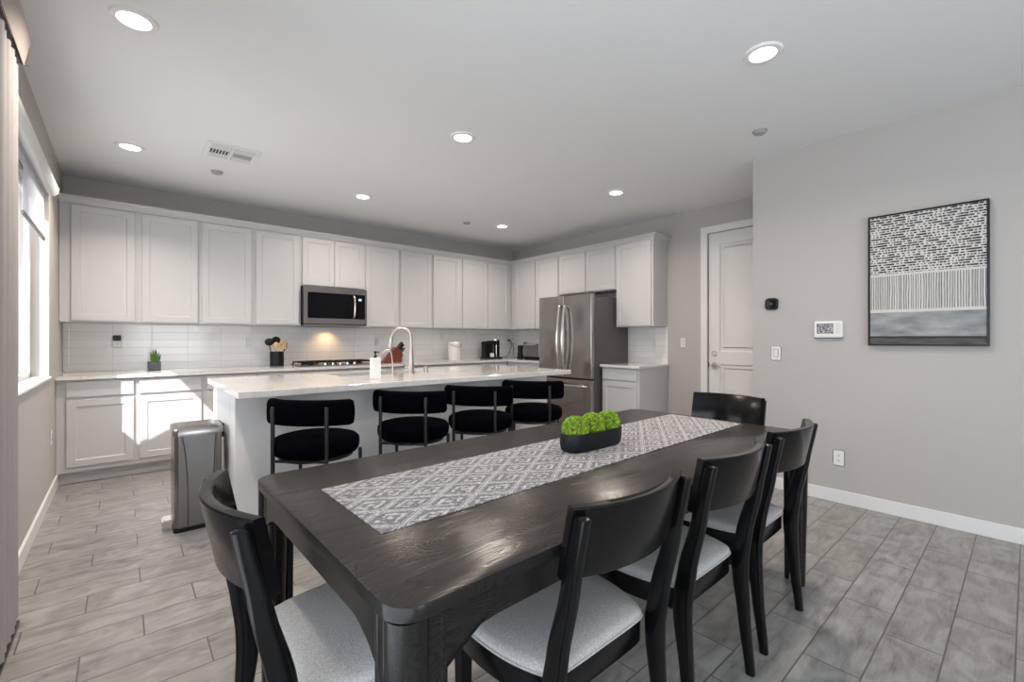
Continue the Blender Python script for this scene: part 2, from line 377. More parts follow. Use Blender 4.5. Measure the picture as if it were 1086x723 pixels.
# ---------------------------------------------------------------- room
XL, YB, XF, XP, YC, ZC = -.42, 5.838, 5.081, 4.053, 1.543, 2.74
YR = -3.6
struct('floor', G().box(XL - .15, XF + .15, YR - .1, YB + .15, -.08, 0), M_floor, smooth=False)
struct('ceiling', G().box(XL - .15, XF + .15, YR - .1, YB + .15, ZC, ZC + .12), M_ceil, smooth=False)
struct('wall_back', G().box(XL - .15, XF + .15, YB, YB + .15, 0, ZC), M_wall, smooth=False)
DY0, DY1, DZ = 1.56, 2.425, 2.435
g = G(); g.box(XF, XF + .15, DY1, YB, 0, ZC); g.box(XF, XF + .15, YC, DY0, 0, ZC); g.box(XF, XF + .15, DY0, DY1, DZ, ZC)
struct('wall_right', g, M_wall, smooth=False)
struct('wall_dining', G().box(XP, XF + .15, YR, YC, 0, ZC), M_wall, smooth=False)
# left wall with window (2.95..4.83) and sliding door (.1..1.5)
WY0, WY1, WZ0, WZ1 = 2.95, 4.83, .93, 2.30
SY0, SY1, SZ1 = -2.25, 1.45, 2.40  # slider lengthened behind the camera to make room for the fill light
g = G(); X0 = XL - .15
g.box(X0, XL, WY1, YB, 0, ZC); g.box(X0, XL, WY0, WY1, 0, WZ0); g.box(X0, XL, WY0, WY1, WZ1, ZC)
g.box(X0, XL, SY1, WY0, 0, ZC); g.box(X0, XL, SY0, SY1, SZ1, ZC); g.box(X0, XL, YR, SY0, 0, ZC)
struct('wall_left', g, M_wall, smooth=False)
# unseen rear wall with an opening added to let in fill light
RX0_, RX1_ = .1, 1.7
g = G(); g.box(XL - .15, RX0_, YR - .1, YR, 0, ZC); g.box(RX1_, XP, YR - .1, YR, 0, ZC); g.box(RX0_, RX1_, YR - .1, YR, 2.5, ZC); g.box(RX0_, RX1_, YR - .1, YR, 0, .3)
struct('wall_rear', g, M_wall, smooth=False)
# window frame and glass
w = struct('window_1', G().box(-.545, -.515, WY0, WY1, WZ0, WZ0 + .05, .004).box(-.545, -.515, WY0, WY1, WZ1 - .05, WZ1, .004)
           .box(-.545, -.515, WY0, WY0 + .05, WZ0, WZ1, .004).box(-.545, -.515, WY1 - .05, WY1, WZ0, WZ1, .004)
           .box(-.550, -.510, 3.86, 3.92, WZ0, WZ1, .004).box(-.54, -.505, 3.92, 3.96, WZ0 + .05, WZ1 - .05, .003), M_trim)
struct('pane', G().box(-.533, -.529, WY0 + .04, WY1 - .04, WZ0 + .04, WZ1 - .04), M_glass, w)
struct('sill', G().box(-.515, -.405, WY0, WY1, WZ0 - .004, WZ0 + .012, .003), M_trim, w)
w = struct('door_1', G().box(-.55, -.50, SY0, SY0 + .06, 0, SZ1, .004).box(-.55, -.50, SY1 - .06, SY1, 0, SZ1, .004)
           .box(-.55, -.50, SY0, SY1, SZ1 - .06, SZ1, .004).box(-.55, -.50, .20, .26, 0, SZ1, .004).box(-.55, -.50, -1.04, -.98, 0, SZ1, .004).box(-.56, -.43, SY0, SY1, 0, .03), M_trim)
struct('pane', G().box(-.53, -.525, SY0 + .05, SY1 - .05, .03, SZ1 - .05), M_glass, w)
w = struct('rear_fill_window', G().box(RX0_, RX1_, YR - .07, YR - .02, .3, .36).box(RX0_, RX1_, YR - .07, YR - .02, 2.44, 2.5).box(RX0_, RX0_ + .06, YR - .07, YR - .02, .3, 2.5)
           .box(RX1_ - .06, RX1_, YR - .07, YR - .02, .3, 2.5), M_trim)  # unseen window, added as an inlet for the rear fill
struct('pane', G().box(RX0_ + .03, RX1_ - .03, YR - .05, YR - .045, .33, 2.47), M_glass, w)
# baseboards
def bboard(name, g): struct(name, g, M_trim, smooth=False)
bboard('baseboard_left', G().box(XL, XL + .014, SY1 + .02, 5.32, 0, .10, .003))
bboard('baseboard_dining', G().box(XP - .014, XP, YR, YC, 0, .095, .003).box(XP, XF, YC, YC + .014, 0, .095, .003))
bboard('baseboard_right', G().box(XF - .014, XF, DY1 + .085, 2.905, 0, .095, .003))
# entry door with casing
g = G(); g.box(XF - .02, XF, DY1, DY1 + .075, 0, DZ + .0005, .003).box(XF - .02, XF, DY0 - .01, DY1 + .075, DZ + .001, DZ + .075, .003)
struct('trim_1', g, M_trim)
XD = XF + .02
def panel_face(g, face, u0, u1, z0, z1, holes, rec=.008, sl=.012):
    """front skin of a panelled door: face(u, z, depth) -> point; holes = recessed rectangles"""
    us = sorted({u0, u1, *[h[0] for h in holes], *[h[1] for h in holes]}); zs = sorted({z0, z1, *[h[2] for h in holes], *[h[3] for h in holes]})
    for a, b in zip(us, us[1:]):
        for c, d in zip(zs, zs[1:]):
            if any(h[0] <= a and b <= h[1] and h[2] <= c and d <= h[3] for h in holes): continue
            g.bm.faces.new([g.bm.verts.new(face(*q, 0)) for q in ((a, c), (b, c), (b, d), (a, d))])
    for a, b, c, d in holes:
        o_ = [(a, c), (b, c), (b, d), (a, d)]; i_ = [(a + sl, c + sl), (b - sl, c + sl), (b - sl, d - sl), (a + sl, d - sl)]
        ov = [g.bm.verts.new(face(*q, 0)) for q in o_]; iv = [g.bm.verts.new(face(*q, rec)) for q in i_]
        for k in range(4): g.bm.faces.new((ov[k], ov[(k + 1) % 4], iv[(k + 1) % 4], iv[k]))
        g.bm.faces.new(iv)
    return g
g = G().box(XD + .018, XD + .04, DY0 + .004, DY1 - .004, .01, DZ - .004)
panel_face(g, lambda u, z, d: (XD + d, u, z), DY0 + .004, DY1 - .004, .01, DZ - .004,
           [(DY0 + .12, DY1 - .125, 1.08, 2.30), (DY0 + .12, DY1 - .125, .24, .94)], .014, .016)
for a, b in ((1.08, 2.30), (.24, .94)): g.box(XD + .005, XD + .0185, DY0 + .165, DY1 - .17, a + .045, b - .045, .008)
door = struct('door_2', g, M_door, smooth=False)
h = G().lathe([(0, -.012), (.03, -.012), (.03, -.004), (.026, 0)], (XD - .001, DY1 - .07, 1.06), 20, 'x').box(XD - .03, XD - .012, DY1 - .073, DY1 - .067, 1.045, 1.075, .002)
h.make('deadbolt', M_nickel, door)
h = G().lathe([(0, -.014), (.032, -.014), (.032, -.004), (.028, 0)], (XD - .001, DY1 - .07, .925), 20, 'x')
h.tube([(XD - .01, DY1 - .07, .925), (XD - .055, DY1 - .07, .925), (XD - .06, DY1 - .085, .925), (XD - .058, DY1 - .13, .918), (XD - .055, DY1 - .18, .914)], [.011, .010, .010, .008, .007])
h.make('door_handle', M_nickel, door)
G().box(XD - .003, XD + .002, DY1 - .012, DY1 - .002, .90, .955).make('strike_plate', M_black, door)

# backsplash
tag(G().box(XL + .002, XF - .012, YB - .010, YB - .0005, .9145, 1.374).make('backsplash', M_tilex, smooth=False), 'white glazed subway tile backsplash along the back wall above the long counter', 'backsplash')
tag(G().box(XF - .010, XF - .0005, 4.46, YB - .012, .9145, 1.374).make('backsplash', M_tiley, smooth=False), 'short run of white tile backsplash behind the toaster oven left of the refrigerator', 'backsplash')
tag(G().box(XF - .010, XF - .0005, 2.925, 3.50, .9145, 1.374).make('backsplash', M_tiley, smooth=False), 'small patch of white subway tile above the short counter right of the refrigerator', 'backsplash')

# ---------------------------------------------------------------- cabinets
def shaker(face, u0, u1, z0, z1, name, parent, fw=.056, handle=False):
    """one cabinet door or drawer front; face(u,z,d): d measured into the cabinet from the door's front"""
    g = G(); t = .019
    if min(u1 - u0, z1 - z0) > .2: holes = [(u0 + fw, u1 - fw, z0 + fw, z1 - fw)]
    else: holes = []
    e = .0025
    panel_face(g, face, u0 + e, u1 - e, z0 + e, z1 - e, holes, .007, .006)
    c0 = [(u0 + e, z0 + e), (u1 - e, z0 + e), (u1 - e, z1 - e), (u0 + e, z1 - e)]; c1 = [(u0, z0), (u1, z0), (u1, z1), (u0, z1)]
    A = [g.bm.verts.new(face(*q, 0)) for q in c0]; B = [g.bm.verts.new(face(*q, e)) for q in c1]; D = [g.bm.verts.new(face(*q, t)) for q in c1]
    for k in range(4):
        j = (k + 1) % 4; g.bm.faces.new((A[k], A[j], B[j], B[k])); g.bm.faces.new((B[k], B[j], D[j], D[k]))
    g.bm.faces.new(D)
    bmesh.ops.remove_doubles(g.bm, verts=g.bm.verts, dist=1e-5)
    return g.make(name, M_cab, parent, smooth=False)
FU = 5.497; FX_ = 4.745; ZU0, ZU1 = 1.375, 2.43
UP = [  # x0, x1, doors, z0, label
 (-.42, .11, [(-.345, .086)], ZU0, 'white shaker wall cabinet at the far left end beside the window'),
 (.11, .588, [(.136, .572)], ZU0, 'white shaker wall cabinet above the small potted succulent, second from the window'),
 (.588, 1.065, [(.608, 1.046)], ZU0, 'white shaker wall cabinet with one door, third along from the window'),
 (1.065, 1.552, [(1.092, 1.528)], ZU0, 'white shaker wall cabinet directly left of the microwave, above the utensil crock'),
 (1.552, 2.312, [(1.566, 1.928), (1.934, 2.297)], 1.84, 'short two-door white wall cabinet above the microwave'),
 (2.312, 2.792, [(2.325, 2.778)], ZU0, 'white shaker wall cabinet directly right of the microwave'),
 (2.792, 3.288, [(2.806, 3.272)], ZU0, 'white shaker wall cabinet, second to the right of the microwave, above the faucet'),
 (3.288, 3.778, [(3.304, 3.748)], ZU0, 'white shaker wall cabinet above the white lidded canister'),
 (3.778, 4.764, [(3.806, 4.246), (4.276, 4.690)], ZU0, 'two-door white wall cabinet above the black coffee maker, in the corner'),
]
for x0, x1, ds, z0, lab in UP:
    x0 = max(x0, XL + .002)
    t = thing('wall_cabinet', lab, 'cabinet', (x0, YB, z0), 0, 'white wall cabinets')
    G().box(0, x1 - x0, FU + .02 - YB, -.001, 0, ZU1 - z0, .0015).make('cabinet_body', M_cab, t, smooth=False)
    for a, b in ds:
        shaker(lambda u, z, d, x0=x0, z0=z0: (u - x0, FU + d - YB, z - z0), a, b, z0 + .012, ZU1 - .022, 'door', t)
UR = [
 (4.45, 5.514, [(4.945, 5.40), (4.465, 4.925)], ZU0, 'two-door white wall cabinet in the right corner beside the refrigerator top, above the toaster oven'),
 (3.46, 4.45, [(3.96, 4.435), (3.475, 3.945)], 1.855, 'short two-door white wall cabinet above the stainless refrigerator'),
 (2.93, 3.46, [(2.955, 3.445)], ZU0, 'white wall cabinet with one tall door at the right end, right of the refrigerator'),
]
for y0, y1, ds, z0, lab in UR:
    t = thing('wall_cabinet', lab, 'cabinet', (XF, y0, z0), 0, 'white wall cabinets')
    G().box(FX_ + .02 - XF, -.001, 0, y1 - y0, 0, ZU1 - z0, .0015).make('cabinet_body', M_cab, t, smooth=False)
    for a, b in ds:
        shaker(lambda u, z, d, y0=y0, z0=z0: (FX_ + d - XF, u - y0, z - z0), a, b, z0 + .012, ZU1 - .022, 'door', t)
# crown moulding, swept along both runs with a return at the right end
prof = [(0, 0), (.010, .0), (.014, .012), (.030, .030), (.048, .044), (.056, .048), (.056, .062), (0, .062)]
path = [((-.42, FU + .02), (0, -1)), ((FX_ + .02, FU + .02), (-1, -1)), ((FX_ + .02, 2.93), (-1, -1)), ((XF, 2.93), (0, -1))]
rings = []
for (px, py), (nx, ny) in path: rings.append([(px + nx * a, py + ny * a, ZU1 - .012 + b) for a, b in prof])
tag(G().rings(rings).make('crown_moulding', M_cab, smooth=False), 'white crown moulding running along the tops of all the wall cabinets', 'moulding')

FB = 5.238; ZB0, ZB1 = .105, .884
def base_unit(x0, x1, fronts, lab, body_extra=0):
    x0 = max(x0, XL + .002)
    t = thing('base_cabinet', lab, 'cabinet', (x0, YB, 0), 0, 'white base cabinets')
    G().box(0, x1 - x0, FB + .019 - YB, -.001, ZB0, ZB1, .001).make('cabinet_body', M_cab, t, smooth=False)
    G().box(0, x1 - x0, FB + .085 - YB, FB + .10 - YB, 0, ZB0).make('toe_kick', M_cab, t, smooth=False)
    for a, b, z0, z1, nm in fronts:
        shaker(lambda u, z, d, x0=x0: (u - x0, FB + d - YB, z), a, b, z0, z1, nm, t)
def std(a, b): return [(a, b, .735, .862, 'drawer'), (a, b, .15, .712, 'door')]
base_unit(-.42, .088, std(-.357, .074), 'white base cabinet with drawer against the window wall, sun on its right side')
base_unit(.088, .60, std(.112, .575), 'white base cabinet in full sun behind the trash can')
base_unit(.60, 1.50, std(.62, 1.04) + std(1.06, 1.48), 'white base cabinet behind the left end of the island')
base_unit(1.50, 2.38, [(1.52, 2.36, .735, .862, 'drawer'), (1.52, 2.36, .45, .712, 'drawer'), (1.52, 2.36, .15, .43, 'drawer')], 'white drawer base cabinet under the gas cooktop')
base_unit(2.38, 3.40, std(2.40, 2.88) + std(2.90, 3.38), 'white base cabinet below the knife block, right of the cooktop')
base_unit(3.40, 4.46, std(3.42, 3.92) + std(3.94, 4.42), 'white base cabinet below the coffee maker, beside the corner')
FXB = 4.452
t = thing('base_cabinet', 'white corner base cabinet below the toaster oven, left of the refrigerator', 'cabinet', (XF, 4.46, 0), 0, 'white base cabinets')
G().box(FXB + .019 - XF, -.001, 0, FB + .01 - 4.46, ZB0, ZB1).make('cabinet_body', M_cab, t, smooth=False)
G().box(FXB + .085 - XF, FXB + .1 - XF, 0, FB + .01 - 4.46, 0, ZB0).make('toe_kick', M_cab, t, smooth=False)
shaker(lambda u, z, d: (FXB + d - XF, u - 4.46, z), 4.48, 5.15, .735, .862, 'drawer', t); shaker(lambda u, z, d: (FXB + d - XF, u - 4.46, z), 4.48, 5.15, .15, .712, 'door', t)
t = thing('base_cabinet', 'short white base cabinet right of the refrigerator with plain side panel', 'cabinet', (XF, 2.925, 0), 0, 'white base cabinets')
G().box(FXB + .019 - XF, -.001, 0, .53, ZB0, ZB1, .001).box(FXB + .085 - XF, -.001, .002, .528, 0, ZB0).make('cabinet_body', M_cab, t, smooth=False)
shaker(lambda u, z, d: (FXB + d - XF, u - 2.925, z), 2.955, 3.44, .735, .862, 'drawer', t); shaker(lambda u, z, d: (FXB + d - XF, u - 2.925, z), 2.955, 3.44, .15, .712, 'door', t)
# worktops
tag(G().prism([(XL + .001, 5.212), (4.427, 5.212), (4.427, 4.46), (XF - .012, 4.46), (XF - .012, YB - .012), (XL + .001, YB - .012)], 'z', .884, .914, .002).make('worktop', M_quartz, smooth=False),
    'long L-shaped white quartz worktop along the back wall under the wall cabinets', 'worktop')
tag(G().prism([(4.427, 2.90), (XF - .012, 2.90), (XF - .012, 3.458), (4.427, 3.458)], 'z', .884, .914, .002).make('worktop', M_quartz, smooth=False),
    'short white quartz worktop beside the right side of the refrigerator', 'worktop')

# ---------------------------------------------------------------- island
IX0, IX1, IY0, IY1 = .507, 3.401, 3.019, 4.259
SX0, SX1, SY0_, SY1_ = 1.36, 2.14, 3.72, 4.14
isl = thing('kitchen_island', 'long white kitchen island with overhanging quartz top and sink, behind the bar stools', 'island', (IX0, IY0, 0))
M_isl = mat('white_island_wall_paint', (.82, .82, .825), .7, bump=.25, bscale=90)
g = G().box(.541 - IX0, 3.36 - IX0, .30, .45, 0, .874).box(.541 - IX0, .60 - IX0, .45, 1.20, 0, .874).box(3.30 - IX0, 3.36 - IX0, .45, 1.20, 0, .874).box(.6 - IX0, 3.3 - IX0, .45, .5, 0, .874)
g.make('island_body', M_isl, isl, smooth=False)
G().box(.60 - IX0, 3.30 - IX0, 1.17, 1.19, .1, .874).make('cabinet_front', M_cab, isl, smooth=False)
g = G()
o4 = [(0, 0), (IX1 - IX0, 0), (IX1 - IX0, IY1 - IY0), (0, IY1 - IY0)]; i4 = [(SX0 - IX0, SY0_ - IY0), (SX1 - IX0, SY0_ - IY0), (SX1 - IX0, SY1_ - IY0), (SX0 - IX0, SY1_ - IY0)]
e = .003
def ins(q, s, k): return [(x + (s if i in (0, 3) else -s) * k, y + (s if i in (0, 1) else -s) * k) for i, (x, y) in enumerate(q)]
L = [([(x, y, .914) for x, y in i4]), [(x, y, .914) for x, y in ins(o4, e, 1)], [(x, y, .911) for x, y in o4], [(x, y, .874) for x, y in o4], [(x, y, .874) for x, y in i4], [(x, y, .914) for x, y in i4]]
g.rings(L, cap=False); bmesh.ops.remove_doubles(g.bm, verts=g.bm.verts, dist=1e-5)
g.make('island_top', M_quartz, isl, smooth=False)
bz = .70
g = G()
g.box(SX0 - .02, SX1 + .02, SY0_ - .02, SY1_ + .02, bz - .004, bz).box(SX0 - .02, SX0 - .004, SY0_ - .02, SY1_ + .02, bz, .873).box(SX1 + .004, SX1 + .02, SY0_ - .02, SY1_ + .02, bz, .873)
g.box(SX0 - .004, SX1 + .004, SY0_ - .02, SY0_ - .004, bz, .873).box(SX0 - .004, SX1 + .004, SY1_ + .004, SY1_ + .02, bz, .873)
sk = g.make('kitchen_sink', M_steelh, smooth=False); tag(sk, 'undermount stainless sink basin set into the island top behind the faucet', 'sink')
G().box(.5385, .5405, 3.50, 3.575, .70, .82, .0008).make('outlet_plate', M_white).__setitem__('label', 'white outlet plate on the sunlit left end of the island, above the trash can')
bpy.data.objects['outlet_plate']['category'] = 'outlet'

# faucets and things on the island
fa = thing('kitchen_faucet', 'tall brushed nickel gooseneck pull-down faucet on the island', 'faucet', (1.955, 3.64, .914))
G().lathe([(.0, 0), (.030, 0), (.030, .006), (.027, .012), (.025, .10), (.020, .16), (.016, .24)], seg=20).make('base', M_nickel, fa)
dv = Vector((-.72, .35, 0)).normalized()
arc = [Vector((0, 0, .2)), Vector((0, 0, .29))]
for k in range(1, 13):
    a = PI * k / 12 * .95; arc.append(Vector((0, 0, .32)) + dv * (.085 - .085 * math.cos(a)) + Vector((0, 0, .085 * math.sin(a))))
end = arc[-1]; G().tube(arc, .0150, 14).make('neck', M_nickel, fa)
G().tube([end, end + Vector((0, 0, -.02)) + dv * .003, end + Vector((0, 0, -.10)) + dv * .014], [.0155, .018, .020], 14).make('spray_head', M_nickel, fa)
G().tube([(0, 0, .055), dv * .05 + Vector((0, 0, .055))], .014, 12).tube([dv * .045 + Vector((0, 0, .06)), dv * .07 + Vector((.0, 0, .10)), dv * .075 + Vector((0, 0, .15))], [.007, .005, .0045], 10).make('lever', M_nickel, fa)
fb = thing('filter_tap', 'small brushed nickel drinking water tap left of the tall faucet', 'faucet', (1.775, 3.63, .914))
G().lathe([(0, 0), (.018, 0), (.018, .008), (.013, .012), (.012, .05)], seg=16).tube([(0, 0, .035), (.045, .0, .04)], .004, 8).make('base', M_nickel, fb)
G().tube(spline([(0, 0, .04), (-.005, .0, .12), (-.02, 0, .20), (-.05, .01, .218), (-.085, .02, .19)], 6), .0055, 10).make('neck', M_nickel, fb)
sp_ = thing('sink_air_gap', 'short brushed nickel cylinder cap standing right of the tall faucet', 'fitting', (2.115, 3.655, .914))
G().lathe([(0, 0), (.020, 0), (.020, .055), (.017, .062), (0, .062)], seg=20).make('cap', M_nickel, sp_)
so = thing('soap_dispenser', 'white pump soap bottle with black pump standing on the island', 'soap bottle', (1.482, 3.33, .914))
G().prism(rrect(-.036, .036, -.03, .03, .012), 'z', 0, .165, .004).make('bottle', M_white, so)
G().lathe([(.012, .165), (.012, .18), (.006, .182), (.006, .20), (.011, .202), (.011, .214), (0, .214)], seg=14).box(-.006, .034, -.006, .006, .204, .212, .002).make('pump', M_black, so)

# ---------------------------------------------------------------- appliances
mw = thing('microwave', 'stainless over-range microwave with black glass door and bowed handle', 'microwave', (1.556, YB, 1.392))
FM = 5.425 - YB; W = .752; Hm = .438
G().box(0, W, FM + .03, -.002, .0, Hm, .003).make('case', M_black, mw)
G().box(.003, W - .003, FM, FM + .03, .010, Hm, .004).make('front_frame', M_steelh, mw)
G().box(.045, W - .03, FM - .004, FM + .002, .075, .375, .004).make('door_glass', M_glassblk, mw)
G().box(.005, W - .005, FM + .004, FM + .34, -.012, 0).make('vent_base', M_dgrey, mw)
G().tube(spline([(.575, FM - .004, .09), (.578, FM - .035, .12), (.580, FM - .045, .225), (.578, FM - .035, .33), (.575, FM - .004, .36)], 8), .0125, 12).make('handle', M_chrome, mw)
G().box(.64, .675, FM - .006, FM - .003, .30, .325).make('display', M_lcd, mw)
G().lathe([(0, -.003), (.009, -.003), (.009, 0)], (W * .5, FM - .0005, .408), 12, 'y').make('badge', M_chrome, mw)
wl = bpy.data.lights.new('hood_lamp', 'SPOT'); wo = bpy.data.objects.new('hood_lamp', wl); C.objects.link(wo)
wl.energy = 5; wl.color = (1, .62, .30); wl.spot_size = 2.2; wl.spot_blend = .9; wl.shadow_soft_size = .03
wo.location = (1.93, 5.70, 1.37); wo.rotation_euler = (math.radians(12), 0, 0)

ck = thing('gas_cooktop', 'black gas cooktop with cast grates and five front knobs below the microwave', 'cooktop', (1.93, 5.50, .914))
G().box(-.43, .43, -.235, .235, 0, .012, .004).make('cooktop_base', M_steelh, ck)
for cx in (-.28, 0, .28):
    g = G()
    for yy in (-.14, 0, .20): g.box(cx - .135, cx + .135, yy - .006, yy + .006, .035, .05, .002)
    for xx in (-.13, -.045, .045, .13): g.box(cx + xx - .006, cx + xx + .006, -.145, .21, .035, .05, .002)
    for xx in (-.13, .13):
        for yy in (-.14, .205): g.box(cx + xx - .007, cx + xx + .007, yy - .007, yy + .007, .01, .036)
    g.make('grate', M_black, ck)
for cx, cy in ((-.28, .13), (-.28, -.06), (0, .05), (.28, .13), (.28, -.06)):
    G().lathe([(0, .012), (.045, .012), (.045, .02), (.03, .024), (.03, .032), (0, .032)], (cx, cy, 0), 20).make('burner', M_black, ck)
for k in range(5):
    G().lathe([(0, .012), (.021, .012), (.019, .036), (0, .038)], (-.17 + k * .085, -.195, 0), 16).make('knob', M_chrome, ck)

fr = thing('refrigerator', 'stainless french-door refrigerator with bottom freezer drawer and dark grey sides', 'refrigerator', (5.05, 3.475, 0))
FXX = 4.285 - 5.05; FW = .905
G().box(FXX + .07, 0, .005, FW - .005, .02, 1.745, .004).make('fridge_case', M_fridgeside, fr)
def fdoor(name, y0, y1, z0, z1, m=M_steel):
    pl = rrect(FXX, FXX + .065, y0, y1, .012, 4)
    return G().prism(pl, 'z', z0, z1, .003).make(name, m, fr)
dL = fdoor('fridge_door', FW / 2 + .002, FW, .735, 1.78); dR = fdoor('fridge_door', 0, FW / 2 - .002, .735, 1.78)
dF = fdoor('freezer_drawer', 0, FW, .06, .715)
G().box(FXX + .02, FXX + .06, .01, FW - .01, .715, .735).make('gasket', M_black, fr)
for par, yy, s in ((dL, FW / 2 + .045, 1), (dR, FW / 2 - .045, -1)):
    pts = spline([(FXX, yy, .80), (FXX - .045, yy, .84), (FXX - .085, yy, 1.20), (FXX - .045, yy, 1.60), (FXX, yy, 1.64)], 10)
    G().tube(pts, .018, 12).make('handle', M_chrome, par)
pts = spline([(FXX, .07, .64), (FXX - .045, .085, .64), (FXX - .06, FW / 2, .64), (FXX - .045, FW - .085, .64), (FXX, FW - .07, .64)], 8)
G().tube(pts, .019, 12).make('handle', M_chrome, dF)
G().box(FXX + .01, FXX + .08, .0, .09, 1.78, 1.80, .004).make('hinge_cover', M_fridgeside, fr)

# ---------------------------------------------------------------- counter items
cr = thing('utensil_crock', 'black cylindrical crock on the back counter left of the cooktop', 'crock', (1.325, 5.62, .914))
G().lathe([(0, 0), (.07, 0), (.073, .004), (.073, .165), (.068, .168), (.066, .16), (.066, .01), (0, .01)], seg=28).make('pot', M_black, cr)
def utensil(label, cat, dx, dy, lean, h, head, m):
    o = thing(cat.replace(' ', '_'), label, cat, (1.325 + dx, 5.62 + dy, .930), 0)
    top = Vector((lean[0], lean[1], h)); G().tube([(0, 0, 0), top * .5, top], [.006, .005, .006], 8).make('handle', m, o)
    g = G()
    if head == 'spoon': g.ball(top + Vector((0, 0, .03)), .034, 2, (.9, .3, 1.25))
    if head == 'ladle': g.ball(top + Vector((0, -.01, .02)), .048, 2, (1, .75, .9))
    if head == 'spatula':
        for k in range(4): g.box(top.x - .032 + k * .017, top.x - .021 + k * .017, top.y - .003, top.y + .003, top.z, top.z + .075, .001)
        g.box(top.x - .032, top.x + .03, top.y - .003, top.y + .003, top.z - .02, top.z + .008, .001).box(top.x - .032, top.x + .03, top.y - .003, top.y + .003, top.z + .07, top.z + .085, .001)
    if head == 'whisk':
        for k in range(5):
            a = PI * k / 5; d = Vector((math.cos(a), math.sin(a), 0))
            g.tube([top + d * (.034 * math.sin(q)) * (1) + Vector((0, 0, .05 - .05 * math.cos(q))) for q in [PI * j / 8 * 1.0 for j in range(9)]], .0022, 6)
            g.tube([top - d * (.034 * math.sin(q)) + Vector((0, 0, .05 - .05 * math.cos(q))) for q in [PI * j / 8 for j in range(9)]], .0022, 6)
    g.make('head', m, o)
utensil('pale wooden spoon leaning left in the black crock', 'wooden spoon', -.01, -.03, (-.01, -.02), .19, 'spoon', M_spoon)
utensil('pale slotted wooden spatula standing in the black crock', 'spatula', .02, -.03, (.035, -.02), .20, 'spatula', M_spoon)
utensil('black ladle at the left side of the black crock', 'ladle', -.03, .0, (-.05, 0), .24, 'ladle', M_black)
utensil('black serving spoon at the back of the black crock', 'serving spoon', 0, .03, (.0, .01), .26, 'ladle', M_black)
utensil('black wire whisk leaning right in the black crock', 'whisk', .03, .02, (.055, 0), .17, 'whisk', M_black)

kb = thing('knife_block', 'slanted reddish cherry wood knife block right of the cooktop', 'knife block', (2.70, 5.52, .914), 0)
# side profile in x-z: tall right part, sloping to the left
prof_k = [(-.155, 0), (.10, 0), (.125, .085), (.105, .155), (.03, .205), (-.02, .155)]
G().prism(prof_k, 'y', -.05, .05, .004).make('block', M_redwood, kb)
kn = Vector((.62, 0, .78)).normalized()
for i, (a, b) in enumerate(((.11, .13), (.09, .165), (.06, .185), (.10, .148), (.075, .175))):
    for j, yy in enumerate((-.028, .022)):
        if (i + j) % 2 and i > 2: continue
        o = thing('kitchen_knife', ['black handled knife in the knife block, lowest slot', 'black handled knife in the middle slot of the knife block', 'black handled knife in the top slot of the knife block', 'black handled steak knife in the knife block', 'black handled paring knife in the knife block'][i] + (', front row' if j == 0 else ', rear row'), 'knife', (2.70 + a, 5.52 + yy, .914 + b), 0, 'knives in the knife block')
        p1 = kn * .015; p2 = kn * (.075 + .015 * (i % 3))
        G().tube([(0, 0, 0), p1, (p1 + p2) / 2, p2, p2 + Vector((.004, 0, -.006))], [.008, .009, .0085, .010, .006], 8).make('handle', M_black, o)
ca = thing('canister', 'white lidded ceramic canister with wire bail on the back counter', 'canister', (3.72, 5.60, .914))
G().lathe([(0, 0), (.088, 0), (.092, .006), (.092, .215), (.086, .222), (0, .222)], seg=32).make('jar', M_ceramic, ca)
G().lathe([(.088, .224), (.092, .228), (.092, .245), (.08, .262), (0, .270)], seg=32).make('lid', M_ceramic, ca)
G().tube([(.094 * math.cos(a), -.02 - .09 * abs(math.sin(a)), .245 - .055 * math.sin(a)) for a in [PI * k / 14 for k in range(15)]], .003, 8).make('wire_bail', M_bmetal, ca)

cm = thing('coffee_maker', 'black and silver single-serve coffee maker with water tank in the corner', 'coffee maker', (4.39, 5.55, .914))
G().box(-.14, .14, -.10, .12, 0, .03, .006).box(-.12, .03, -.10, -.04, .225, .28, .01).box(-.13, .03, -.01, .11, .0, .275, .012).make('body', M_black, cm)
G().box(-.135, .02, -.11, -.02, .225, .285, .014).make('brew_head', M_black, cm)
G().box(-.065, -.02, -.09, -.03, .03, .09, .006).make('mug', M_white, cm)
G().lathe([(0, .02), (.05, .02), (.05, .29), (.045, .30), (0, .30)], (.095, .0, 0), 24).make('water_tank', M_glassblk, cm)
G().box(.032, .056, -.075, -.03, .02, .285, .006).make('chrome_column', M_chrome, cm)
G().lathe([(.03, .285), (.055, .287), (.055, .305), (0, .308)], (.06, -.02, 0), 20).make('cap', M_chrome, cm)

to = thing('toaster_oven', 'silver toaster oven with glass door on the corner counter left of the refrigerator', 'toaster oven', (4.80, 4.86, .914), math.radians(-3))
G().box(-.19, .19, -.19, .21, .02, .265, .01).make('case', M_chrome, to)
G().box(-.196, -.188, -.15, .19, .06, .235, .003).make('glass_door', mat('smoked_oven_glass', (.10, .115, .11), .15), to)
G().tube([(-.196, -.13, .225), (-.22, -.13, .225), (-.22, .17, .225), (-.196, .17, .225)], .006, 8).make('handle', M_chrome, to)
for yy in (-.175, .195):
    G().box(-.17, .17, yy - .008, yy + .008, 0, .022).make('foot', M_black, to)
G().box(-.20, -.19, -.185, .205, .02, .052, .002).make('crumb_panel', M_black, to)
ke = thing('electric_grinder', 'tall black appliance standing left of the toaster oven', 'grinder', (4.68, 5.20, .914))
G().lathe([(0, 0), (.05, 0), (.052, .01), (.040, .12), (.045, .205), (.03, .215), (0, .215)], seg=22).make('body', M_black, ke)
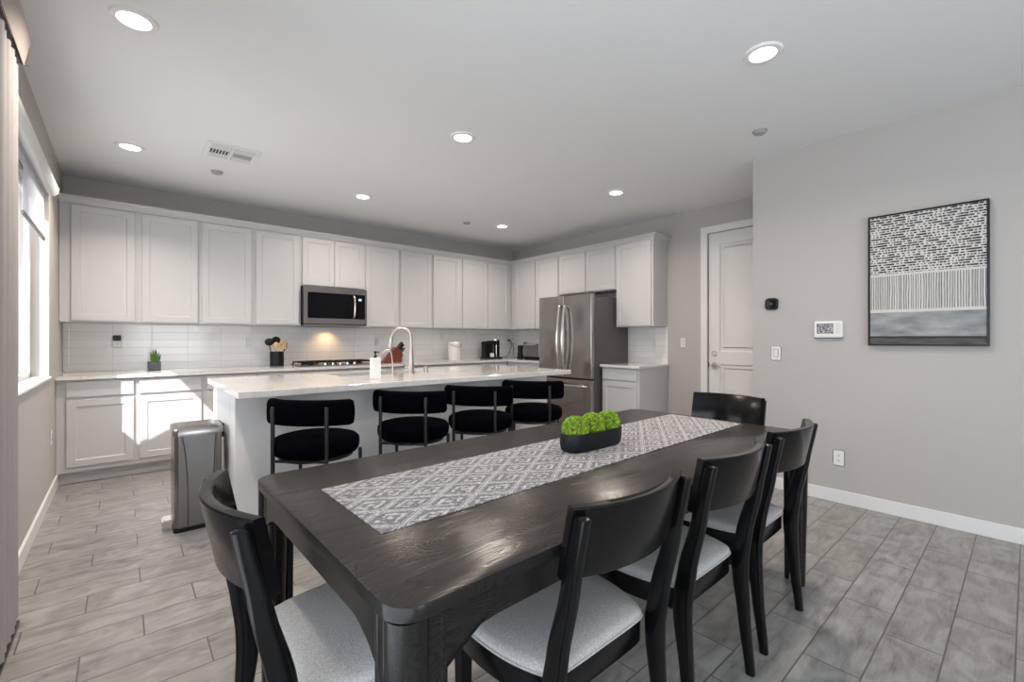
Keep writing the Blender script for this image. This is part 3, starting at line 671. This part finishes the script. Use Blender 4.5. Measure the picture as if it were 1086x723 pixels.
G().tube(spline([(.04, -.03, .19), (.05, -.07, .16), (.05, -.075, .08), (.035, -.04, .04)], 5), .008, 8).make('handle', M_black, ke)
# succulent
su = thing('succulent', 'small striped succulent in a dark square pot on the back counter near the window', 'plant', (.235, 5.64, .914))
G().prism([(-.048, -.045), (.048, -.045), (.052, .045), (-.052, .045)], 'z', 0, .088, .004).make('pot', M_stone, su)
for k in range(9):
    a = k * 2.4; r = .010 + .0025 * k; hh = .165 - .007 * k
    base = Vector((r * math.cos(a), r * math.sin(a), .08)); tip = base + Vector((math.cos(a) * .0028 * k, math.sin(a) * .0028 * k, hh - .03))
    G().tube([base, base.lerp(tip, .4), base.lerp(tip, .8), tip], [.008, .009, .005, .001], 8).make('leaf', M_succ, su)

# ---------------------------------------------------------------- wall plates and devices
def plate(loc, normal, label, kind, name=None, extra=None):
    o = thing(name or ('outlet' if kind != 'switch' else 'light_switch'), label, 'outlet' if kind != 'switch' else 'switch', loc, {'-y': 0, '-x': -PI / 2, '+x': PI / 2}[normal])
    G().box(-.036, .036, -.006, 0, -.058, .058, .003).make('plate', M_white, o)
    if kind == 'switch':
        G().box(-.016, .016, -.009, -.005, -.033, .033, .002).make('rocker', M_trim, o)
        G().box(-.018, .018, -.0068, -.0055, -.035, .035).make('rocker_gap', M_dgrey, o)
    else:
        for zz in (-.02, .02):
            g = G(); g.prism([( .0145 * math.cos(t) , zz + .0145 * math.sin(t) * .9) for t in [2 * PI * k / 16 for k in range(16)]], 'y', -.0078, -.0055)
            r = g.make('receptacle', M_trim, o)
            G().box(-.007, -.005, -.0085, -.0075, zz - .002, zz + .006).box(.005, .007, -.0085, -.0075, zz - .002, zz + .006).box(-.002, .002, -.0085, -.0075, zz - .009, zz - .005).make('slots', M_dgrey, r)
    return o
YT = YB - .0105
o1 = plate((-.044, YT, 1.20), '-y', 'white outlet on the backsplash near the window with a black plug in its top', 'outlet')
tag(G().box(-.03, .03, -.035, -.0095, 0, .055, .004).make('plug_in_charger', M_black, loc=(-.044, YT, 1.205)), 'small black plug-in device in the outlet left of the succulent', 'plug')
plate((1.095, YT, 1.183), '-y', 'white outlet on the backsplash left of the utensil crock', 'outlet')
plate((2.62, YT, 1.183), '-y', 'white switch on the backsplash between the cooktop and the knife block', 'switch')
plate((3.66, YT, 1.28), '-y', 'white outlet on the backsplash just above the lidded canister', 'outlet')
plate((4.10, YT, 1.18), '-y', 'white outlet on the backsplash left of the coffee maker', 'outlet')
plate((4.97, YT, 1.18), '-y', 'white outlet in the backsplash corner feeding the appliance cords', 'outlet')
tag(G().box(-.016, .016, -.04, -.0095, 0, .03, .003).make('power_plug', M_black, loc=(4.965, YT, 1.187)), 'black power plug in the corner outlet', 'plug')
tag(G().tube(spline([(4.965, YT - .03, 1.20), (4.99, YT - .06, 1.13), (4.95, YT - .06, 1.02), (4.90, YT - .05, .935), (4.72, YT - .08, .920), (4.56, YT - .14, .920)], 8), .004, 8).make('appliance_cable', M_black), 'black power cord hanging from the corner outlet toward the coffee maker', 'cord')
tag(G().tube(spline([(4.975, YT - .03, 1.20), (5.03, YT - .06, 1.12), (5.01, YT - .09, 1.0), (4.98, YT - .15, .925), (4.95, YT - .30, .920), (4.96, 5.12, .920)], 8), .004, 8).make('appliance_cable', M_black), 'black power cord hanging from the corner outlet toward the toaster oven', 'cord')
plate((XF - .0105, 3.13, 1.165), '-x', 'white outlet on the tiled backsplash right of the refrigerator', 'outlet')
plate((XF - .0005, 2.72, 1.18), '-x', 'white switch on the wall between the end wall cabinet and the door', 'switch')
plate((XP - .0005, 1.362, 1.108), '-x', 'white rocker switch on the greige wall below the black thermostat', 'switch')
plate((XP - .0005, .935, .335), '-x', 'white duplex outlet low on the greige wall above the baseboard', 'outlet')
plate((XL + .0005, 4.92, .47), '+x', 'white outlet low on the left wall beside the base cabinets', 'outlet')
th = thing('thermostat', 'small black rounded thermostat on the greige wall', 'thermostat', (XP - .0005, 1.392, 1.512), -PI / 2)
G().prism(rrect(-.048, .048, -.048, .048, .026, 6), 'y', -.024, 0, .004).make('body', M_black, th)
G().prism(rrect(-.034, .034, -.034, .034, .018, 6), 'y', -.0255, -.0235).make('display', M_glassblk, th)
G().box(-.010, -.004, -.0262, -.0254, -.008, .008).box(.002, .010, -.0262, -.0254, -.008, -.0055).box(.002, .010, -.0262, -.0254, -.0015, .001).box(.002, .010, -.0262, -.0254, .0055, .008).make('digits', M_dgrey, th)
pa = thing('alarm_panel', 'white alarm keypad with a dark screen on the wall left of the artwork', 'alarm panel', (XP - .0005, .997, 1.296), -PI / 2)
G().box(-.090, .090, -.028, 0, -.060, .064, .005).make('case', M_white, pa)
m_scr, nt, p = new_mat('keypad_screen'); ob, x, y, z = SEP(nt)
nt.links.new(RAMP(nt, NOISE(nt, ob, 75, 3, dist=3), (.42, (.05, .045, .06)), (.5, (.22, .21, .23)), (.58, (.62, .60, .62))), p.inputs['Base Color']); p.inputs['Roughness'].default_value = .25
G().box(-.074, .034, -.0305, -.0275, -.032, .046, .001).make('screen', m_scr, pa)
for k in range(3): G().box(.050, .072, -.0305, -.0275, -.028 + k * .027, -.010 + k * .027, .002).make('button', M_trim, pa)
G().box(-.088, .084, -.026, -.001, -.068, -.060, .002).make('bottom_strip', M_dgrey, pa)  # dark strip along the underside of the case

# artwork
ar = thing('wall_art', 'abstract black, cream and grey artwork in a thin black frame on the greige wall', 'artwork', (XP, .457, 1.633))
aw, ah = .297, .455
G().box(-.036, -.004, -aw + .012, aw - .012, -ah + .012, ah - .012).make('canvas', M_art, ar, smooth=False)
g = G()
for a in ((-aw, -aw + .012, -ah, ah), (aw - .012, aw, -ah, ah), (-aw + .012, aw - .012, -ah, -ah + .012), (-aw + .012, aw - .012, ah - .012, ah)):
    g.box(-.042, -.001, a[0], a[1], a[2], a[3], .001)
g.make('frame', M_black, ar, smooth=False)

# ---------------------------------------------------------------- ceiling fixtures
lamps = [(.04, 2.78, 'recessed ceiling light nearest the camera on the left, by the window'), (.043, 4.636, 'recessed ceiling light at the far left above the base cabinets'),
         (1.927, 2.784, 'recessed ceiling light in the middle, nearer of the centre pair'), (1.926, 4.636, 'recessed ceiling light in the middle, above the microwave side of the kitchen'),
         (3.84, 4.63, 'recessed ceiling light farthest back, near the right corner'), (3.85, 2.80, 'recessed ceiling light on the right, in front of the refrigerator'),
         (2.563, .926, 'recessed ceiling light at the upper right above the dining table'), (.62, .926, None)]
first = None
for x, y, lab in lamps:
    if lab:
        if first is None:
            first = o = thing('ceiling_light', lab, 'ceiling light', (x, y, ZC), 0, 'recessed ceiling lights')
            G().lathe([(.062, -.004), (.066, -.012), (.088, -.010), (.095, 0), (.062, 0)], seg=36).make('trim_ring', M_white, o)
            G().lathe([(0, -.007), (.060, -.007), (.064, -.003), (0, -.003)], seg=32).make('lens', M_lamp, o)
        else: copy_tree(first, (x, y, ZC), 0, lab)
    if lab is None: continue
    d = bpy.data.lights.new('lamp_light', 'AREA'); l = bpy.data.objects.new('lamp_light', d); C.objects.link(l)
    d.shape = 'DISK'; d.size = .12; d.energy = LAMP_W; d.color = (1, .87, .75); l.location = (x, y, ZC - .014); d.spread = math.radians(120 if x < .5 else 150)
M_det = mat('mid_grey_plastic', (.36, .355, .345), .5)
def detector(x, y, lab, r=.05):
    o = thing('smoke_detector', lab, 'smoke detector', (x, y, ZC))
    G().lathe([(0, -.022), (r * .7, -.022), (r * .85, -.014), (r * .86, -.004), (r, -.004), (r, 0), (0, 0)], seg=28).make('body', M_det, o)
detector(.643, 4.82, 'small round white detector on the ceiling beside the vent'); detector(3.384, 4.80, 'small round detector far back on the ceiling, left of the farthest light')
detector(3.51, 1.288, 'small round detector on the ceiling near the greige wall corner')
ve = thing('ceiling_vent', 'white rectangular ceiling air vent with louvers, above the left cabinets', 'vent', (.667, 4.27, ZC))
g = G(); VW, VH = .185, .175
for a in ((-VW, VW, -VH, -VH + .035), (-VW, VW, VH - .035, VH), (-VW, -VW + .035, -VH + .035, VH - .035), (VW - .035, VW, -VH + .035, VH - .035), (-.012, .012, -VH + .035, VH - .035)):
    g.box(a[0], a[1], a[2], a[3], -.012, 0, .002)
g.make('frame', M_white, ve)
G().box(-VW + .03, VW - .03, -VH + .03, VH - .03, -.004, -.001).make('duct', M_black, ve)
for s in (-1, 1):
    for k in range(4):
        for zone in (0, 1):
            yy = (-.125 + k * .022) if zone == 0 else (.06 + k * .022)
            G().box(s * .083 - .068, s * .083 + .068, yy, yy + .015, -.011, -.005).make('slat', M_white, ve)
for s in (-1, 1):
    n = 7 if s < 0 else 12
    for k in range(n):
        xx = s * .083 - .064 + k * (.128 / (n - 1)); wd_ = .006 if s < 0 else .004
        G().box(xx - wd_ / 2, xx + wd_ / 2, -.030, .052, -.011, -.005).make('slat', M_white, ve)

# ---------------------------------------------------------------- window treatments
sh = thing('roller_shade', 'white roller shade half lowered over the window at the left', 'window shade', (XL, 4.8, WZ1))
pf = [(0, .06), (.045, .055), (.055, .035), (.050, .0), (.030, -.022), (.015, -.025), (0, -.02)]
G().prism([(u, v + .02) for u, v in pf], 'y', -1.95, 0).make('fascia', M_white, sh)   # prism axis y: (u,w,v)
G().prism([(u * 1.06, v * 1.03 + .02) for u, v in pf], 'y', 0, .006).make('end_cap', M_white, sh)
G().box(-.022, -.0205, -.97, -.02, 1.965 - WZ1, .0).make('fabric', M_shade, sh)
G().box(-.028, -.014, -.97, -.02, 1.95 - WZ1, 1.975 - WZ1, .003).make('bottom_bar', M_dgrey, sh)
G().box(-.022, -.0205, -1.84, -1.0, 2.21 - WZ1, .0).make('fabric', M_shade, sh)  # unseen second shade, added and kept high so sun reaches the island
G().box(-.028, -.014, -1.84, -1.0, 2.195 - WZ1, 2.22 - WZ1, .003).make('bottom_bar', M_dgrey, sh)

dr = thing('drape', 'greige full-length drape hanging at the left edge beside the window', 'curtain', (-.355, 2.87, 0))
n = 150; ring_a = []; ring_b = []
for k in range(n + 1):
    y_ = -1.55 * k / n; w_ = .009 * math.sin(k * .9) + .003 * math.sin(k * .37 + 1)
    fade = min(1, k / 8)
    ring_a.append((.012 + w_ * fade, y_)); ring_b.append((.007 + w_ * fade, y_))
outl = ring_a + ring_b[::-1]
g = G(); g.rings([[(u, v, .03) for u, v in outl], [(u, v, 1.2) for u, v in outl], [(u, v, 2.40) for u, v in outl]]); g.make('fabric', M_drape, dr, ang=60)
va = thing('drape_valance', 'greige slanted valance rail above the drape at the top left corner', 'valance', (-.355, 2.88, 2.40))
G().prism([(.026, .015), (.030, .012), (.052, .140), (.046, .142)], 'y', -1.6, 0, 0).make('front_board', M_valance, va, smooth=False)
G().box(-.06, .02, -1.6, -.01, .02, .03).box(-.064, -.05, -1.6, 0, .02, .14).box(-.06, .045, -.012, 0, .02, .12).make('rail', M_dgrey, va, smooth=False)
tag(G().box(-.40, -.352, .05, 2.55, 0, .012, .002).box(-.345, -.335, .05, 2.85, 0, .016, .002).make('floor_track', M_gutter), 'dark metal floor track running below the drape at the lower left', 'track')

# ---------------------------------------------------------------- trash can
tr = thing('trash_can', 'slim rectangular stainless pedal trash can beside the island end', 'trash can', (.240, 3.51, 0))
TW, TD, TH = .264, .30, .64
G().prism(rrect(0, TW, 0, TD, .022), 'z', 0, .028).make('base', M_black, tr)
G().prism(rrect(0.004, TW - .004, .004, TD - .004, .026, 6), 'z', .028, TH - .03).make('body', M_binsteel, tr)
g = G()   # bowed side panel facing the room
rs = []
for k in range(13):
    z_ = .035 + (TH - .075) * k / 12; q = .022 * math.sin(PI * min(1, (1 - k / 12) * 1.0) * .5) if k > 6 else .022
    bulge = .03 * ((k / 12) ** 3)
    x0_, x1_ = .07 - bulge, TW - .05 + bulge * .4
    rs.append([(x0_, .006, z_), (x0_ + .008, -.004, z_), (x1_ - .008, -.004, z_), (x1_, .006, z_)])
g.rings(rs); g.make('side_panel', M_binsteel, tr)
lid = [(.0, 0, 0)]
g = G(); pl = rrect(-.003, TW + .003, -.006, TD + .002, .03, 6); cx, cy = TW / 2, TD / 2
def sc_(k): return [(cx + (u - cx) * k, cy + (v - cy) * k) for u, v in pl]
g.rings([[(u, v, TH - .032) for u, v in pl], [(u, v, TH + .004) for u, v in pl], [(u, v, TH + .014) for u, v in sc_(.96)], [(u, v, TH + .020) for u, v in sc_(.80)], [(u, v, TH + .024) for u, v in sc_(.4)]])
g.make('lid', M_steelh, tr)
G().box(TW - .004, TW + .020, TD - .20, TD - .04, TH - .085, TH + .008, .004).make('hinge_cover', M_black, tr)
G().box(-.055, .01, .075, .19, .028, .07, .008).box(-.02, .01, .09, .175, .0, .03).make('pedal', M_chrome, tr)

# ---------------------------------------------------------------- dining table
TR = math.radians(.565)
ta = thing('dining_table', 'long dark oak dining table with rounded corners and arched apron', 'table', (0, 0, 0), TR)
TX0, TX1, TY0, TY1 = .350, 2.605, .688, 1.704
def rp(inset, r, n=6): return rrect(TX0 + inset, TX1 - inset, TY0 + inset, TY1 - inset, r, n)
g = G(); lv = [(.004, .730, .054), (.0, .733, .058), (.0, .7565, .058), (.0012, .7592, .057), (.0035, .760, .055)]
g.rings([[(u, v, z_) for u, v in rp(i, r)] for i, z_, r in lv]); tt = g.make('table_top', M_table, ta, ang=30); tt.data.materials.append(M_frame)
for f in tt.data.polygons:
    if f.normal.z < .5: f.material_index = 1
def arch(l, z_end, z_mid, span, n=12):
    pts = []
    for k in range(n + 1):
        t = k / n; s_ = math.sin(t * PI / 2); pts.append((t * span, z_end + (z_mid - z_end) * (1 - (1 - t) ** 2.2)))
    return pts
def apron(axis, a0, a1, w0, w1):
    z_top = .731; z_end = .598; z_mid = .668; span = .15
    up = [(a0, z_top), (a0, z_end), (a0 + .06, z_end)] + [(a0 + .06 + u, v) for u, v in arch(0, z_end, z_mid, span)][1:]
    dn = [(a1 - .06 - u, v) for u, v in arch(0, z_end, z_mid, span)][::-1][:-1] + [(a1 - .06, z_end), (a1, z_end), (a1, z_top)]
    top = [(a1 + (a0 - a1) * k / 8, z_top) for k in range(1, 8)]
    g = G(); g.prism(up + dn + top, axis, w0, w1)
    bmesh.ops.triangulate(g.bm, faces=[f for f in g.bm.faces if len(f.verts) > 4])
    return g.make('apron', M_frame, ta, smooth=False)
apron('y', TX0 + .02, TX1 - .02, TY0 + .012, TY0 + .034); apron('y', TX0 + .02, TX1 - .02, TY1 - .034, TY1 - .012)
apron('x', TY0 + .02, TY1 - .02, TX0 + .012, TX0 + .034); apron('x', TY0 + .02, TY1 - .02, TX1 - .034, TX1 - .012)
for sx in (0, 1):
    for sy in (0, 1):
        cx = TX0 + .046 if sx == 0 else TX1 - .046; cy = TY0 + .046 if sy == 0 else TY1 - .046
        dx = 1 if sx == 0 else -1; dy = 1 if sy == 0 else -1
        g = G()
        for ox, oy, r0, r1 in ((0, 0, .043, .031), (dx * .055, -dy * .020, .0155, .011), (-dx * .020, dy * .055, .0155, .011)):
            g.lathe([(0, 0), (r1, 0), (r0, .55), (r0, .731), (0, .731)], (cx + ox, cy + oy, 0), 24)
        g.make('leg', M_frame, ta)
# runner
ru = G(); RX0, RX1, RY0, RY1 = .474, 2.56, 1.003, 1.419
ru.box(RX0, RX1, RY0, RY1, .7602, .7625)
tag(ru.make('table_runner', M_runner, smooth=False), 'grey and white diamond patterned woven runner along the dining table', 'table runner').rotation_euler = (0, 0, TR)
bpy.data.objects['table_runner'].location = (0, 0, 0)
# planter with moss balls
plt = thing('planter', 'oval ribbed matt black planter on the table runner', 'planter', (1.524, 1.232, .763), math.radians(0))
hl, hw = .176, .060; npt = 96
def stad(k, ribs=True, z_=0):
    out = []
    for i in range(npt):
        t = 2 * PI * i / npt; cxs = (hl - hw) * (1 if math.cos(t) > 0 else -1) if abs(math.cos(t)) > 1e-6 else 0
        e_ = (abs(math.cos(t)) ** .55) * (1 if math.cos(t) > 0 else -1)
        x_ = hl * e_; y_ = hw * (abs(math.sin(t)) ** .8) * (1 if math.sin(t) > 0 else -1)
        q = k * (1 + (.012 if (i % 2 and ribs) else 0)); out.append((x_ * q, y_ * q, z_))
    return out
g = G().rings([stad(.90, False, 0), stad(.965, True, .008), stad(1, True, .03), stad(1, True, .070), stad(.99, False, .075), stad(.955, False, .074), stad(.95, False, .05), stad(.5, False, .048)])
g.make('bowl', M_planter, plt)
rnd = random.Random(3)
for k, (mx_, lab) in enumerate(((-.110, 'bright green moss ball at the left end of the black planter'), (.0, 'bright green moss ball in the middle of the black planter'), (.108, 'bright green moss ball at the right end of the black planter'))):
    g = G(); R0 = .0535
    g.ball((0, 0, 0), R0 * .86, 3)
    for i in range(900):
        u = rnd.uniform(-.35, 1); a = rnd.uniform(0, 2 * PI); s_ = math.sqrt(1 - u * u); d_ = Vector((s_ * math.cos(a), s_ * math.sin(a), u))
        c_ = d_ * R0 * rnd.uniform(.86, 1.06); g.ball(c_, rnd.uniform(.0022, .0050), 1, (1, 1, 1))
    o = g.make('moss_ball', M_moss, ang=80); o.location = (1.524 + mx_, 1.232, .763 + .087 + (.003 if k == 1 else 0)); o.scale = (1, .98, .98)
    tag(o, lab, 'moss ball', 'moss balls in the planter')

# ---------------------------------------------------------------- dining chairs
def interp(z_, zs, vs):
    for a, b, c, d in zip(zs, zs[1:], vs, vs[1:]):
        if a <= z_ <= b:
            t = (z_ - a) / (b - a); t = t * t * (3 - 2 * t) * .35 + t * .65; return c + (d - c) * t
    return vs[-1]
PZ = [0, .20, .36, .42, .52, .68, .851]; PC = [0, .022, .036, .036, .020, -.018, -.055]; PH = [.015, .021, .029, .031, .028, .0225, .0165]
def post_bm(s):
    g = G(); rs = []
    for k in range(25):
        z_ = .851 * k / 24; c_ = interp(z_, PZ, PC); h_ = interp(z_, PZ, PH); w_ = .0145
        if k == 24: h_ *= .55; w_ *= .55
        elif k == 23: z_ = .846; c_ = interp(z_, PZ, PC)
        sec = []
        for j in range(20):
            q = 2 * PI * j / 20; cs, sn = math.cos(q), math.sin(q)
            sec.append((s * .2115 + w_ * abs(cs) ** .55 * (1 if cs > 0 else -1), c_ + h_ * abs(sn) ** .62 * (1 if sn > 0 else -1), z_))
        rs.append(sec)
    return g.rings(rs)
OUT = []
half = [(.0, .052), (.10, .052), (.168, .056), (.192, .075), (.212, .12), (.228, .18), (.236, .25), (.237, .32), (.230, .375), (.213, .41), (.18, .432), (.10, .445), (0, .448)]
hs = spline([(a, b, 0) for a, b in half], 3)
OUT = [(v.x, v.y) for v in hs] + [(-v.x, v.y) for v in hs[-2:0:-1]]
def make_chair(label):
    t = thing('dining_chair', label, 'chair', group='dining chairs around the table')
    cx, cy = 0, .25
    def S(k): return [(cx + (a - cx) * k, cy + (b - cy) * k) for a, b in OUT]
    g = G(); g.rings([[(a, b, z_) for a, b in S(k)] for k, z_ in ((.985, .428), (1.0, .433), (1.0, .444), (.985, .451), (.93, .458), (.75, .465), (.45, .468), (.1, .469))])
    cu = g.make('seat', M_seat, t, ang=60)
    G().tube([(a, b, .4335) for a, b in S(1.004)] + [(S(1.004)[0][0], S(1.004)[0][1], .4335)], .0035, 6).make('piping', M_seat, cu)
    g = G(); g.rings([[(a, b, z_) for a, b in S(k)] for k, z_ in ((.98, .362), (.992, .366), (.992, .428))]); g.make('seat_frame', M_chair, t, ang=50)
    for s in (-1, 1):
        post_bm(s).make('back_post', M_chair, t, ang=40)
        G().rings([[(s * .205 + a * k, .395 + b * k, z_) for a, b in ((-.019, -.019), (.019, -.019), (.019, .019), (-.019, .019))] for z_, k in ((0, .62), (.36, 1.0), (.425, 1.0))]).make('leg', M_chair, t, smooth=False)
    # curved backrest board
    g = G(); rs = []; n = 22
    for k in range(n + 1):
        u = -1 + 2 * k / n; r_x = .219 * u; sag = -.060 * (1 - u * u)
        nx, ny = 2 * .060 * u / .219, -1.0; L_n = math.hypot(nx, ny); nx, ny = nx / L_n, ny / L_n
        sec = []
        th = .0145
        for side, z_, bz in ((1, .698, .004), (1, .702, 0), (1, .862, 0), (1, .866, .004), (-1, .866, .004), (-1, .862, 0), (-1, .702, 0), (-1, .698, .004)):
            f_ = .008 + sag - (z_ - .70) * .20
            d_ = side * (th - bz)
            sec.append((r_x + nx * d_, f_ + ny * d_, z_))
        rs.append(sec)
    g.rings(rs); g.make('backrest', M_chair, t, ang=40)
    return t
chA = make_chair('black dining chair nearest the camera on the near side, its grey seat in full view')
chA.location = (.942, .668, 0); chA.rotation_euler = (0, 0, math.radians(0))
copy_tree(chA, (1.521, .668, 0), math.radians(0), 'black dining chair in the middle of the three on the near side of the table')
copy_tree(chA, (2.100, .680, 0), math.radians(.5), 'black dining chair farthest right on the near side of the table, beside the wall')
copy_tree(chA, (.229, 1.226, 0), -PI / 2, 'black dining chair at the left head of the table, seen from behind')
copy_tree(chA, (2.895, 1.272, 0), PI / 2, 'black dining chair at the far head of the table, only its backrest showing')

# ---------------------------------------------------------------- bar stools
def make_stool(label):
    t = thing('bar_stool', label, 'bar stool', group='black bar stools at the island')
    g = G(); R = .243
    prof_s = [(0, .520), (.20, .520), (.235, .528), (.246, .550), (.249, .580), (.246, .604), (.230, .622), (.19, .633), (.10, .638), (.0, .640)]
    g.lathe(prof_s, (0, .20, 0), 40, sx=1.03, sy=.98); g.make('seat', M_boucle, t, ang=80)
    G().lathe([(.20, .500), (.215, .500), (.215, .518), (.20, .518), (.20, .500)], (0, .20, 0), 36).make('seat_ring', M_bmetal, t)
    g = G(); rs = []; n = 32
    for k in range(n + 1):
        u = -1 + 2 * k / n
        a = u * 1.0; Rr = .30
        r_x = .264 * math.sin(a * 1.12) / math.sin(1.12); f_ = .046 + .105 * (1 - math.cos(a * 1.12)) / (1 - math.cos(1.12))
        tx, ty = .264 * math.cos(a * 1.12), .105 * math.sin(a * 1.12) / (1 - math.cos(1.12)) * .9
        L_ = math.hypot(tx, ty); nx, ny = -ty / L_, tx / L_
        endk = 1 if abs(u) < .86 else math.sqrt(max(0.0, 1 - ((abs(u) - .86) / .14) ** 2)); endk = max(endk, .06)
        hz = .078 * (endk * .62 + .38 if endk > .06 else .30); th = .034 * (endk * .75 + .25 if endk > .06 else .1)
        zc = .784; sec = []
        for j in range(16):
            q = 2 * PI * j / 16; cs, sn = math.cos(q), math.sin(q)
            e1 = abs(cs) ** .6 * (1 if cs > 0 else -1); e2 = abs(sn) ** .5 * (1 if sn > 0 else -1)
            sec.append((r_x + nx * th * e1, f_ + ny * th * e1, zc + hz * e2))
        rs.append(sec)
    g.rings(rs); g.make('backrest', M_boucle, t, ang=80)
    for s in (-1, 1):
        lg = G().tube([(s * .162, .0, 0), (s * .162, 0, .5), (s * .162, 0, .815), (s * .162, .006, .825)], .0115, 12).make('leg', M_bmetal, t)
        G().box(s * .162 - .008, s * .162 + .008, -.004, .022, .755, .77, .002).box(s * .162 - .008, s * .162 + .008, -.004, .022, .80, .815, .002).make('bracket', M_chrome, lg)
        G().tube([(s * .205, .385, 0), (s * .205, .375, .51)], .0115, 12).make('leg', M_bmetal, t)
        G().tube([(s * .162, 0, .20), (s * .205, .381, .20)], .008, 10).make('side_rail', M_bmetal, t)
    G().tube([(-.205, .381, .20), (.205, .381, .20)], .009, 10).make('foot_rail', M_bmetal, t)
    G().tube([(-.162, 0, .51), (.162, 0, .51)], .009, 10).make('rear_rail', M_bmetal, t)
    return t
st = make_stool('black round-seat bar stool at the left end of the island')
pos = [(.775, 2.778, .782), (1.441, 2.797, .865), (2.01, 2.755, .883), (2.622, 2.781, .887)]
st.location = (pos[0][0], pos[0][1], 0); st.rotation_euler = (0, 0, -pos[0][2])
for q, lab in zip(pos[1:], ('black round-seat bar stool, second from the left, in front of the soap bottle', 'black round-seat bar stool, third from the left, behind the planter side of the table', 'black round-seat bar stool at the right end of the island near the refrigerator')):
    copy_tree(st, (q[0], q[1], 0), -q[2], lab)

# ---------------------------------------------------------------- outside
struct('ground', G().box(-9, XL - .16, -8, 16, -.12, -.04), M_concrete, smooth=False)
struct('sun_block_roof', G().box(-4.2, XL - .16, -4, 1.35, 2.62, 2.74), M_trim, smooth=False)  # unseen roof added to keep direct sun out of the slider
g = G(); rnd = random.Random(5)
for i in range(260):
    a = rnd.uniform(0, 2 * PI); b = rnd.uniform(-.2, 1); r_ = math.sqrt(max(0, 1 - b * b)) * .5
    g.ball((r_ * math.cos(a), r_ * math.sin(a) * .8, .9 + b * .78 + rnd.uniform(-.05, .05)), rnd.uniform(.05, .10), 1)
g.ball((0, 0, .95), .5, 2, (1, .8, 1.45)); g.tube([(0, 0, 0), (0, 0, .5)], .05, 8)
o = g.make('shrub', M_leafout); o.location = (-1.15, 3.70, -.04); o.scale = (.62, .62, 1.33)
tag(o, 'round green shrub outside beyond the left window', 'shrub')
